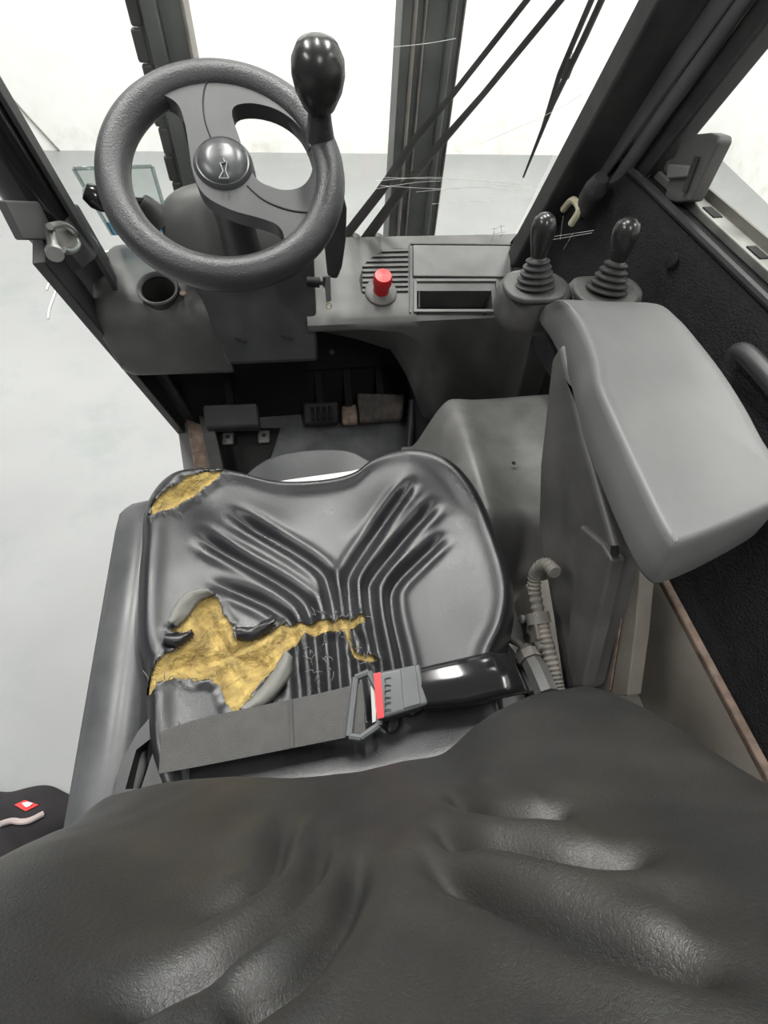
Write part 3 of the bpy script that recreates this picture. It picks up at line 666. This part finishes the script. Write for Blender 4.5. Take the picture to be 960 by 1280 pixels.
# ================================================================== armrest console
ar = thing('armrest_console', (.38, .28, .9), 'large grey plastic armrest console right of the seat', 'armrest')
AZ = 1.245
top = [at_z(*p, AZ) for p in ((700, 373), (760, 374), (822, 377), (850, 396), (872, 420), (905, 462), (935, 508), (958, 550), (984, 588), (992, 606), (974, 626), (858, 675), (836, 668), (800, 598), (757, 505), (746, 478), (742, 448), (728, 410), (712, 385))]
bpx = [(676, 388), None, None, None, None, None, None, None, None, None, None, (844, 727), (806, 728), (772, 668), (730, 562), (718, 515), (706, 468), (686, 426), (671, 402)]
BZ = 1.185
bot = [at_z(*b, BZ) if b else A(t[0]-.004, t[1]-.012, BZ) for t, b in zip(top, bpx)]
top = smooth_path(top, 4, closed=True); bot = smooth_path(bot, 4, closed=True); cen = A(.40, .30, AZ)
def inset(P, k, dz):
    t_ = np.roll(P, -1, 0)-np.roll(P, 1, 0); nn = np.stack([-t_[:, 1], t_[:, 0]], -1); nn /= np.linalg.norm(nn, axis=1)[:, None]
    sgn = 1 if np.sum((cen[:2]-P[:, :2])*nn) > 0 else -1
    Q = P.copy(); Q[:, :2] += sgn*nn*k; Q[:, 2] += dz; return Q
mixr = lambda f: top+(bot-top)*f
rings = [inset(mixr(1.0), .012, 0), inset(mixr(.97), .003, 0), mixr(.88), mixr(.5), mixr(.16), inset(mixr(.07), .001, 0), inset(mixr(.025), .003, 0), inset(mixr(.005), .0055, 0)]
inner = inset(mixr(.005), .0055, .0); c_ = A(cen[0], cen[1], AZ)
for f in (.12, .3, .5, .7, .88, .97): rings.append(inner+(c_-inner)*f-A(0, 0, .006*math.sin(f*math.pi/2)))
mk('armrest_pad', loft(rings), 'plastic_arm', ar, smooth=60)
sup = [at_x(*p, .325) for p in ((704, 866), (690, 770), (672, 660), (674, 580), (688, 450), (700, 428), (726, 540), (768, 690), (728, 860))]
mk('support_panel', prism(sup, (.045, 0, 0)), 'plastic', ar, bevel=.008)
mk('support_cover', prism([at_x(*p, .318) for p in ((724, 656), (752, 680), (764, 700), (728, 858), (706, 862), (712, 760))], (.02, 0, 0)), 'plastic', ar, bevel=.004)
mk('slot', prism([at_x(*p, .322) for p in ((766, 682), (774, 682), (774, 694), (766, 694))], (-.003, 0, 0)), 'black', ar)
mk('steel_bracket', prism([at_x(*p, .36) for p in ((764, 690), (802, 692), (794, 790), (784, 870), (724, 870))], (.02, 0, 0)), 'painted_beige', ar, bevel=.002)
mk('bracket_flange', prism([at_x(*p, .358) for p in ((788, 697), (790, 697), (764, 862), (761, 862))], (-.002, 0, 0)), 'rust', ar)
# lever block
mk('lever_block', rbox(at_z(664, 378, 1.185)+A(.0, .0, 0), (.108, .095, .066), .045), 'plastic', ar, smooth=50)
mk('lever_block', rbox(at_z(752, 374, 1.195), (.11, .07, .045), .03), 'plastic', ar, smooth=50)

def hydraulic(bpx, tpx, hpx, r0, r1, hw, z, label):
    b = at_z(*bpx, z); yb = b[1]
    r = thing('hydraulic_lever', b, label, 'lever', 'hydraulic levers on the armrest')
    mk('base_plate', rbox(b+A(0, 0, -.003), (r0*3.1, r0*2.3, .008), r0), 'plastic', r, smooth=50)
    t = at_y(*tpx, yb+.008); hp_ = at_y(*hpx, yb+.012)
    ax = t-b; L_ = np.linalg.norm(ax); nring = 5; prof = []
    for i in range(nring):
        rr = r0+(r1-r0)*i/(nring-1); h0 = L_*i/nring
        prof += [(rr*.80, h0+L_*.02), (rr, h0+L_*.06), (rr*1.0, h0+L_*.11), (rr*.80, h0+L_*.15)]
    prof += [(r1*.7, L_*.98), (r1*.6, L_*1.05)]
    bt = mk('boot', lathe(prof, b, ax, 28), 'boot', r)
    ax2 = hp_-t; H = np.linalg.norm(ax2)
    mk('handle', lathe([(hw*.45, -.012), (hw*.62, 0), (hw*.80, H*.25), (hw*1.0, H*.55), (hw*1.02, H*.72), (hw*.85, H*.88), (hw*.5, H*.97), (0, H)], t, ax2, 26), 'knob_black', r, smooth=180)
hydraulic((668, 358), (673, 322), (683, 266), .028, .016, .0155, 1.222, 'black hydraulic lever on the round block nearest the red button')
hydraulic((757, 364), (772, 326), (788, 272), .029, .016, .0165, 1.222, 'black hydraulic lever nearest the felt side panel')

# ================================================================== cables beside the seat
cb = thing('cable_harness', at_x(690, 850, .28), 'dusty corrugated cable harness with connector beside the seat', 'cable')
path = smooth_path([at_x(*p, .285) for p in ((694, 716), (682, 706), (670, 716), (668, 738), (674, 770))], 8)
L_ = len(path); rr = [.0085+(.0012 if i % 2 else -.0008) for i in range(L_)]
mk('conduit', tube(path, rr, 12), 'cable', cb)
path = smooth_path([at_x(*p, .285) for p in ((674, 768), (682, 800), (692, 840), (698, 866))], 12)
mk('conduit', tube(path, [.009+(.0012 if i % 2 else -.0008) for i in range(len(path))], 12), 'cable', cb)
mk('sleeve', tube([at_x(*p, .285) for p in ((672, 772), (678, 800), (684, 812))], [.013, .013, .012], 14), 'cable', cb)
mk('clamp', tube([at_x(*p, .284) for p in ((671, 766), (674, 780))], .0165, 16), 'cable', cb)
tab = mk('clamp_tab', prism([at_x(*p, .272) for p in ((650, 772), (666, 766), (672, 800), (664, 806), (654, 800))], (.006, 0, 0)), 'cable', cb, bevel=.003)
mk('clamp_bolt', lathe([(.006, 0), (.006, .006), (.003, .007)], at_x(655, 774, .27), (-1, 0, .2), 10), 'steel_dull', tab)
mk('tab_eye', lathe([(.004, 0), (.004, .002)], at_x(661, 795, .271), (-1, 0, .1), 12), 'black', tab)
mk('connector', tube([at_x(*p, .265) for p in ((656, 812), (672, 840), (684, 868))], [.013, .016, .016], 8), 'plastic', cb, smooth=30)
mk('connector_ring', tube([at_x(*p, .265) for p in ((660, 818), (665, 828))], .0185, 8), 'cable', cb, smooth=30)
mk('wire', tube(smooth_path([at_x(*p, .262) for p in ((638, 800), (650, 806), (658, 818))], 5), .005, 8), 'cable', cb)
mk('wire', tube(smooth_path([at_x(*p, .255) for p in ((630, 806), (648, 830), (666, 866))], 5), .006, 8), 'plastic_dark', cb)
gl = mk('bright_floor_stand_in', prism([at_z(*p, .60) for p in ((628, 716), (676, 716), (682, 800), (640, 800))], (0, 0, -.01)), 'lip_and_floor_white'); tag(gl, 'white plate added for the bright floor seen through a gap beside the seat', 'plate')  # added plate: its white stands in for bright floor showing through the gap

# ================================================================== driver's seat
seat = thing('driver_seat', (.01, .15, .93), 'black vinyl driver seat with torn cushion showing yellow foam', 'seat')
# cushion outline seen from above
o_px = [(380, 596), (440, 587), (470, 573), (501, 569), (537, 575), (573, 596), (604, 632), (628, 681), (645, 739), (642, 785), (625, 830)]
l_px = [(178, 850), (169, 800), (171, 740), (178, 690), (188, 645), (214, 612), (250, 599), (290, 595), (335, 599)]
outl = [at_z(*p, .985)[:2] for p in o_px]+[A(.20, .05), A(.17, -.03), A(.0, -.045), A(-.17, -.03), A(-.215, .03)]+[at_z(*p, .985)[:2] for p in l_px]
outl = np.array(outl); outl = smooth_path(outl, 10, closed=True)
NT, NR = 560, 130
L_ = np.concatenate([[0], np.cumsum(np.linalg.norm(np.diff(np.vstack([outl, outl[:1]]), axis=0), axis=1))])
tt = np.arange(NT)/NT*L_[-1]
O2 = np.stack([np.interp(tt, L_, np.append(outl[:, k], outl[0, k])) for k in (0, 1)], -1)
c2 = A(.012, .19)
rho = np.linspace(0.004, 1, NR)**.92
O2 = c2+(O2-c2)*1.045
XY = c2+rho[:, None, None]*(O2-c2)[None]
def z_base(xy):
    x = xy[:, 0]-.012; y = xy[:, 1]
    z = .978+.030*np.clip(np.abs(x)/.23, 0, 1.2)**2.2
    z += .020*sstep(y, .25, .40)*(np.clip(np.abs(x+.01)/.14, 0, 1)**2) + .015*sstep(y, .3, .42)
    z += -.03*sstep(-y, -.10, .05)*0
    return z
def at_cush(px, py):
    z = 1.0
    for _ in range(6):
        p = at_z(px, py, z); z = float(z_base(np.array([p[:2]]))[0])
    return p[:2]
gro = []
for pl_, dep, wid, e0 in (
    (((524, 594), (480, 650), (440, 712), (436, 740), (440, 780), (450, 842), (458, 900)), .0085, .0075, .12),
    (((553, 620), (505, 672), (466, 722), (462, 748), (470, 800), (478, 842), (486, 900)), .0085, .0075, .12),
    (((562, 664), (525, 698), (493, 732), (490, 764), (502, 820), (512, 880)), .0075, .007, .14),
    (((276, 634), (340, 672), (397, 709), (412, 738), (420, 780), (426, 860), (430, 900)), .0085, .0075, .14),
    (((234, 662), (300, 700), (365, 738), (387, 768), (396, 830), (400, 900)), .0085, .0075, .16),
    (((252, 722), (300, 740), (340, 760), (366, 786), (374, 840), (378, 900)), .007, .007, .2),
    (((446, 790), (462, 830), (470, 900)), .004, .005, .1)):
    gro.append((smooth_path([at_cush(*p) for p in pl_], 6), dep, wid, e0))
flat = XY.reshape(-1, 2)
z = z_base(flat)
for pl_, dep, wid, e0 in gro:
    d, t_ = seg_dist(flat, pl_)
    env = sstep(t_, 0, e0)
    z += env*(-dep*np.exp(-(d/wid)**2)+.35*dep*np.exp(-((d-2.1*wid)/(1.0*wid))**2))
# soft wrinkles pulled towards the left side, dents of use
z += .0022*vnoise(flat, 26, 1)*np.exp(-((flat[:, 0]+.17)/.08)**2)+.0028*vnoise(flat, 17, 2)
ed = np.repeat(rho, NT)
z -= .085*np.clip((ed-.84)/.16, 0, 1)**2.6
z += .006*np.exp(-((ed-.86)/.05)**2)
V = np.column_stack([flat, z])
c5 = lambda L: [(80+x*.41667, 540+y*.41667) for x, y in L]
tear = [at_cush(*p) for p in c5([(440, 492), (465, 500), (478, 545), (505, 580), (520, 620), (560, 628), (600, 610), (635, 590), (650, 575), (700, 577), (760, 570), (820, 562), (880, 555), (908, 556), (900, 574), (858, 590), (866, 640), (884, 664), (942, 678), (934, 690), (885, 684), (862, 662), (848, 622), (843, 597), (800, 596), (770, 610), (725, 608), (700, 634), (672, 655), (640, 700), (590, 755), (545, 815), (525, 836), (505, 836), (482, 800), (470, 762), (440, 742), (400, 748), (370, 742), (330, 742), (290, 756), (250, 792), (233, 780), (245, 740), (270, 702), (310, 664), (350, 645), (388, 618), (394, 602), (335, 602), (320, 592), (355, 575), (368, 550), (400, 510)])]
tear2 = [at_cush(*p) for p in c5([(255, 258), (262, 222), (290, 192), (340, 162), (395, 130), (430, 118), (478, 122), (450, 150), (420, 172), (395, 192), (350, 212), (325, 238), (300, 240), (275, 252)])]
tears = []
for tp in (tear, tear2):
    tp = np.array(tp); q = []
    for i in range(len(tp)):
        a_, b_ = tp[i], tp[(i+1) % len(tp)]; m_ = max(1, int(np.linalg.norm(b_-a_)/.006))
        for k in range(m_): q.append(a_+(b_-a_)*k/m_+rng.normal(0, .0011, 2))
    tears.append(np.array(q))
intear = np.zeros(len(flat), bool); dt = np.full(len(flat), 9.)
for tp in tears:
    intear |= inside(flat, tp); d, _ = seg_dist(flat, tp, True); dt = np.minimum(dt, d)
F = [(i*NT+j, i*NT+(j+1) % NT, (i+1)*NT+(j+1) % NT, (i+1)*NT+j) for i in range(NR-1) for j in range(NT)]
F = np.array(F)
ctr = flat[F].mean(1); fin = np.zeros(len(F), bool)
for tp in tears: fin |= inside(ctr, tp)
Vc = V.copy()
near = (~intear) & (dt < .012)
Vc[near, 2] += .0035*(1-dt[near]/.012)*(.6+.8*vnoise(flat[near], 120, 3))
# skirt and underside
ring0 = V[(NR-1)*NT:].copy(); low1 = ring0.copy(); low1[:, :2] = c2+(low1[:, :2]-c2)*.97; low1[:, 2] = .90
nV = len(V)
Vall = np.vstack([Vc, low1, [[c2[0], c2[1], .90]]])
FS = [((NR-1)*NT+j, (NR-1)*NT+(j+1) % NT, nV+(j+1) % NT, nV+j) for j in range(NT)]+[(nV+j, nV+(j+1) % NT, nV+NT) for j in range(NT)]
FS += [tuple((np.arange(NT)[::-1]).tolist())] if False else []
def grid_obj(name, V, F, m, parent, **kw):
    used = np.unique(np.concatenate([np.asarray(f) for f in F])) if not isinstance(F, np.ndarray) else np.unique(F)
    mp = -np.ones(len(V), int); mp[used] = np.arange(len(used))
    return mk(name, (V[used], [tuple(mp[list(f)]) for f in F]), m, parent, **kw)
cu = grid_obj('seat_cushion', Vall, [tuple(f) for f in F[~fin]]+FS+[tuple(range(NT))], 'vinyl_seat', seat, smooth=180)
sd = cu.modifiers.new('solid', 'SOLIDIFY'); sd.thickness = .0018; sd.offset = -1; cu.modifiers.remove(sd)
# foam under the tears
fd = fin.copy(); dc = np.full(len(F), 9.)
for tp in tears: d, _ = seg_dist(ctr, tp, True); dc = np.minimum(dc, d)
fd |= dc < .012
Vf = V.copy()
depth = .0035+.011*sstep(dt, .0, .022)*intear
Vf[:, 2] -= np.where(intear, depth, .004)
Vf[:, 2] += np.where(intear, .0045*vnoise(flat, 55, 4)*sstep(dt, 0, .01)+.0018*vnoise(flat, 190, 5), 0)
# radial folds of the large star tear
sc_ = np.array(at_cush(287, 818)); dv = flat-sc_; ang = np.arctan2(dv[:, 1], dv[:, 0]); rd = np.linalg.norm(dv, axis=1)
Vf[:, 2] += np.where(intear, .004*np.sin(ang*5+1.0)*sstep(rd, .0, .02)*sstep(dt, 0, .008), 0)
grid_obj('foam', Vf, [tuple(f) for f in F[fd]], 'foam', cu, smooth=180, label='exposed yellow foam')
def zc(px, py, up=0.0):
    p = at_cush(px, py); return A(p[0], p[1], z_base(np.array([p]))[0]+up)
# curled flaps of cover
def flap(name, edge, out, lift, curl, m='lining'):
    """strip that leaves the tear edge and rolls over"""
    E_ = smooth_path([zc(*p, .002) for p in edge], 5); O_ = smooth_path([zc(*p, lift) for p in out], 5)
    rings = []
    for k, t in enumerate(np.linspace(0, 1, 8)):
        h = math.sin(t*math.pi*.9)*curl
        rings.append(E_+(O_-E_)*t+A(0, 0, 1)*h+rng.normal(0, .0006, E_.shape))
    R_ = np.array(rings); k, n_ = R_.shape[:2]
    V_ = R_.reshape(-1, 3); F_ = [(i*n_+j, (i+1)*n_+j, (i+1)*n_+j+1, i*n_+j+1) for i in range(k-1) for j in range(n_-1)]
    o_ = mk(name, (V_, F_), m, cu, smooth=180)
    s_ = o_.modifiers.new('solid', 'SOLIDIFY'); s_.thickness = .0016; return o_
flap('torn_flap', ((356, 818), (338, 846), (318, 872), (300, 888)), ((366, 826), (362, 850), (338, 880), (314, 896)), .004, .016)
flap('torn_flap', ((270, 744), (250, 752), (236, 770), (222, 784)), ((262, 742), (238, 744), (222, 762), (214, 782)), .008, .006)
flap('torn_flap', ((240, 790), (226, 792), (212, 792)), ((244, 796), (226, 810), (206, 808)), .002, .010, 'vinyl_seat')
flap('torn_flap', ((298, 800), (312, 802), (330, 794), (345, 783)), ((296, 786), (318, 786), (334, 778), (346, 776)), .006, .006, 'vinyl_seat')
# frayed pale fibres round the splits
fb = []
for (x0, y0, x1, y1, n_) in ((392, 770, 458, 772, 16), (386, 806, 396, 862, 12), (404, 800, 416, 858, 10), (424, 790, 462, 830, 10), (180, 850, 260, 850, 6), (200, 640, 230, 650, 6), (338, 776, 372, 790, 6)):
    for i in range(n_):
        f_ = random.random(); x = x0+(x1-x0)*f_; y = y0+(y1-y0)*f_; an = random.uniform(0, 6.28); l_ = random.uniform(4, 12)
        P_ = [zc(x, y, .003), zc(x+l_*.5*math.cos(an)+random.uniform(-2, 2), y+l_*.5*math.sin(an), .008), zc(x+l_*math.cos(an), y+l_*math.sin(an), .006)]
        fb.append(tube(smooth_path(P_, 3), [.0007, .0003], 4))
mk('frayed_fibres', join(*fb), 'lining', cu, kind='stuff')

# ---- backrest: front surface over (x, z), reclined, two lower bolsters, pleats
NX, NZ = 240, 220
px_sil = [(0, 1060), (60, 1020), (110, 1000), (190, 979), (250, 972), (365, 972), (453, 966), (500, 952), (554, 945), (585, 916), (616, 892), (668, 868), (731, 856), (793, 858), (845, 878), (892, 915), (960, 992)]
SZ = 1.15
sil = np.array([at_z(*p, SZ)[:2] for p in px_sil])
XC = .035
u = np.linspace(-1, 1, NX); v = np.linspace(0, 1, NZ)
U, Vv_ = np.meshgrid(u, v, indexing='ij')
halfw = .262-.02*Vv_
Xb = XC+halfw*np.sign(U)*(1-(1-np.abs(U))**1.15)
Zb = .985+.50*Vv_
yf = np.interp(Xb, sil[:, 0], sil[:, 1], left=sil[0, 1], right=sil[-1, 1])
# smooth the profile
ker = np.exp(-np.linspace(-2, 2, 21)**2); ker /= ker.sum()
xx = np.linspace(-.24, .34, 300); yy = np.interp(xx, sil[:, 0], sil[:, 1]); yy = np.convolve(np.pad(yy, 10, 'edge'), ker, 'valid')
yf = np.interp(Xb, xx, yy)
yc = -.034-.40*(Zb-SZ)
B = yf+.034
env = np.exp(-((Zb-SZ)/.105)**2)
Yb = yc*np.where(Zb > SZ, 1, 1)+B*np.where(B > 0, env, env)
Yb = np.where(Zb < SZ, -.034+B*env-.30*np.clip(SZ-.03-Zb, 0, 1)**1.2*0, Yb)
# side wings sweep forward a little higher up, edges roll back
side = np.abs((Xb-XC)/halfw)
Yb += .030*sstep(side, .45, .85)*sstep(Zb, SZ+.02, SZ+.16)*np.where(Xb < XC, 1, 0)
roll_e = np.where(Xb > XC, np.clip((side-.66)/.34, 0, 1), np.clip((side-.84)/.16, 0, 1))
Yb -= .085*roll_e**2.4*np.where(Xb > XC, 1.1, 1.0)*sstep(Zb, .9, 1.3)
Yb -= .07*np.clip((1.075-Zb)/.09, 0, 1)**2.0
Yb -= .09*np.clip((Vv_-.88)/.12, 0, 1)**2.2
base3 = np.stack([Xb, Yb, Zb], -1)
pp = proj(base3)
flatp = pp.reshape(-1, 2); flat3 = base3.reshape(-1, 3)
def on_back(px, py):
    d = np.linalg.norm(flatp-np.array([px, py]), axis=1)
    idx = np.where(d < max(5.0, d.min()+1))[0]; k = idx[np.argmin(np.linalg.norm(flat3[idx]-CP, axis=1))]; return flat3[k][[0, 2]]
bgro = []
for pl_, dep, wid, e0, e1 in (
    (((548, 975), (568, 990), (588, 1005), (612, 1015), (650, 1020), (690, 1014), (728, 996)), .011, .007, .4, .25),
    (((528, 1008), (548, 1028), (585, 1055), (645, 1072), (710, 1080), (780, 1072), (825, 1046)), .013, .0075, .35, .25),
    (((518, 1048), (540, 1074), (580, 1104), (650, 1138), (730, 1168), (810, 1194), (880, 1206), (940, 1200)), .015, .008, .35, .2),
    (((372, 1000), (360, 1018), (348, 1048), (336, 1092), (296, 1130), (205, 1160)), .009, .007, .4, .35),
    (((412, 1016), (402, 1044), (387, 1092), (350, 1145), (285, 1198), (165, 1254), (90, 1290)), .012, .0075, .35, .2),
    (((456, 1040), (450, 1072), (438, 1122), (400, 1178), (350, 1232), (260, 1285)), .012, .0075, .35, .12)):
    bgro.append((smooth_path([on_back(*p) for p in pl_], 6), dep, wid, e0, e1))
q2 = flat3[:, [0, 2]]; off = np.zeros(len(q2))
for pl_, dep, wid, e0, e1 in bgro:
    d, t_ = seg_dist(q2, pl_)
    en = sstep(t_, 0, e0)*sstep(1-t_, 0, e1)
    off += en*(-dep*np.exp(-(d/wid)**2)+.35*dep*np.exp(-((d-2.4*wid)/(1.6*wid))**2))
off += .0012*vnoise(q2, 14, 6)+.0005*vnoise(q2, 60, 7)
nv = nrm((0, .93, .37))
V = flat3+off[:, None]*nv
F = [(i*NZ+j, (i+1)*NZ+j, (i+1)*NZ+j+1, i*NZ+j+1) for i in range(NX-1) for j in range(NZ-1)]
# back shell
Vk = flat3.copy(); bd = np.concatenate([[i*NZ for i in range(NX)], [(NX-1)*NZ+j for j in range(1, NZ)], [i*NZ+NZ-1 for i in range(NX-2, -1, -1)], [j for j in range(NZ-2, 0, -1)]])
bk = V[bd].copy(); bk[:, 1] -= .05; k0 = len(V)
nb = len(bd)
FS = [(bd[i], bd[(i+1) % nb], k0+(i+1) % nb, k0+i) for i in range(nb)]+[tuple(range(k0, k0+nb))]
mk('backrest', (np.vstack([V, bk]), F+FS), 'vinyl_back', seat, smooth=180)

# ================================================================== lap belt
bl = thing('lap_belt', (-.2, .04, .98), 'grey woven lap belt buckled across the seat', 'seat belt')
up_ = .030
e_top = smooth_path([zc(212, 922, up_), zc(260, 906, up_), zc(330, 892, up_+.004), zc(400, 877, up_+.004), zc(452, 864, up_+.004)], 6)
e_bot = smooth_path([zc(208, 972, up_-.004), zc(262, 962, up_-.004), zc(332, 949, up_), zc(402, 935, up_), zc(456, 924, up_)], 6)
rings = [np.array([a_, b_, b_-A(0, 0, .0022), a_-A(0, 0, .0022)]) for a_, b_ in zip(e_top, e_bot)]
mk('webbing', loft(rings), 'webbing', bl, smooth=30)
mid = (e_top+e_bot)/2
mk('fold_seam', beam(e_top[15]+A(0, 0, .0008), e_bot[15]+A(0, 0, .0008), .004, .002), 'plastic_dark', bl)
# latch tongue
tg = [zc(444, 858, .034), zc(460, 852, .036), zc(474, 880, .036), zc(472, 915, .034), zc(450, 930, .032), zc(436, 928, .032)]
tgo = mk('tongue', join(*[tube([tg[i], tg[(i+1) % 6]], .004, 8) for i in range(6)]), 'buckle', bl)
mk('tongue_plate', prism([zc(462, 868, .034), zc(480, 866, .034), zc(478, 906, .034), zc(464, 912, .034)], (0, 0, -.003)), 'steel_dull', tgo)
bq = [zc(466, 856, .048), zc(520, 845, .048), zc(530, 893, .046), zc(470, 912, .046)]
bko = mk('buckle', prism(bq, (0, 0, -.024)), 'buckle', bl, bevel=.004)
mk('release_button', prism([zc(465, 858, .0492), zc(473, 856, .0492), zc(477, 909, .0472), zc(469, 911, .0472)], (0, 0, -.002)), 'red', bko)
tx = []
for i in range(6):
    y = 864+i*7.2
    tx.append(beam(zc(478, y, .0488), zc(485, y-1.4+(i % 2)*2, .0488), .0010, .0006)); tx.append(beam(zc(478, y, .0488), zc(478.6, y+4, .0488), .0010, .0006))
mk('print', join(*tx), 'black', bko, smooth=0)
mk('buckle_step', prism([zc(496, 852, .0495), zc(514, 848, .0495), zc(520, 893, .0475), zc(500, 899, .0475)], (0, 0, -.002)), 'buckle', bko, bevel=.001)
def ringq(c1, c2, th, n_=12):
    """rounded strap section between two edge points"""
    c1, c2 = np.asarray(c1), np.asarray(c2); m_ = (c1+c2)/2; h_ = (c1-c2)/2; w_ = np.linalg.norm(h_); hu = h_/w_; a_ = np.arange(n_)*2*math.pi/n_
    sg = lambda v, e: np.sign(v)*np.abs(v)**e
    return m_+np.outer(w_*sg(np.cos(a_), .6), hu)+np.outer(th*sg(np.sin(a_), .6), A(0, 0, 1))
rings = [ringq(zc(516, 849, .036), zc(524, 897, .034), .012), ringq(zc(530, 845, .036), zc(540, 897, .034), .013), ringq(zc(560, 838, .036), zc(575, 894, .034), .013), ringq(zc(600, 828, .034), zc(615, 884, .034), .012), ringq(zc(628, 827, .026), zc(642, 876, .026), .010), ringq(zc(640, 834, .010), zc(655, 872, .012), .006)]
mk('buckle_sleeve', loft(rings), 'gloss_black', bl, smooth=60)
# retractor housing at the left
rt = thing('belt_retractor', (-.2, .04, .95), 'dark plastic belt retractor housing with open slots at the left of the seat', 'retractor')
ro = [at_z(*p, 1.0) for p in ((142, 996), (150, 955), (172, 915), (200, 882), (222, 900), (238, 918), (236, 996))]
rb = mk('housing', prism(ro, (0, 0, -.07)), 'plastic_dark', rt, smooth=40)
for q in (((152, 985), (166, 935), (188, 918), (190, 930), (172, 984)), ((198, 985), (202, 940), (216, 918), (218, 930), (210, 986))):
    ct = mk('cutter', prism([at_z(*p, 1.01) for p in q], (0, 0, -.045)), 'black', smooth=0); boolean(rb, ct)
mk('spool', tube([at_z(160, 985, .972), at_z(184, 925, .972)], .012, 12), 'plastic_pale', rt)
mk('spool_rib', tube([at_z(205, 985, .985), at_z(213, 935, .985)], .005, 10), 'plastic_pale', rt)

# ================================================================== garment on the floor
gm = thing('garment', at_z(10, 1035, .0), 'black garment with a red diamond patch lying on the concrete', 'garment')
n = 60
gx = np.linspace(-1, 1, n); GX, GY = np.meshgrid(gx, gx, indexing='ij')
g0 = at_z(-20, 1050, .06)
th_ = np.arctan2(GY, GX); rr_ = np.maximum(np.abs(GX), np.abs(GY))
sc2 = rr_*(1+.10*np.sin(3*th_+.5)+.05*np.sin(7*th_))
PX = g0[0]+.20*sc2*np.cos(th_); PY = g0[1]+.13*sc2*np.sin(th_)
q = np.column_stack([PX.ravel(), PY.ravel()])
PZ = (.11*np.clip(1-rr_**2.2, 0, 1)**.7).ravel()+.02*vnoise(q, 26, 8)*np.clip(1-rr_.ravel()**4, 0, 1)+.002
V = np.column_stack([q, np.maximum(PZ, .001)])
F = [(i*n+j, (i+1)*n+j, (i+1)*n+j+1, i*n+j+1) for i in range(n-1) for j in range(n-1)]
bdg = np.concatenate([[i*n for i in range(n)], [(n-1)*n+j for j in range(1, n)], [i*n+n-1 for i in range(n-2, -1, -1)], [j for j in range(n-2, 0, -1)]])
mk('cloth', (V, F+[tuple(bdg)]), 'garment', gm, smooth=180)
def on_g(px, py, up=0.004):
    d = np.linalg.norm(proj(V)-np.array([px, py]), axis=1); k = np.argmin(d); z_ = V[k, 2]+up
    return at_z(px, py, z_)
pt = mk('patch', prism([on_g(*p, .006) for p in ((18, 1006), (31, 1000), (48, 1006), (32, 1014))], (0, 0, -.004)), 'red_patch', gm, smooth=0, label='red diamond patch')
mk('patch_mark', prism([on_g(*p, .008) for p in ((27, 1004), (34, 1002), (41, 1004), (36, 1008), (32, 1009))], (0, 0, -.002)), 'white_mark', pt, smooth=0)
mk('draw_cord', tube(smooth_path([on_g(*p, .006) for p in ((0, 1030), (14, 1026), (26, 1027), (38, 1025), (54, 1017))], 5), .007, 8), 'cord', gm)
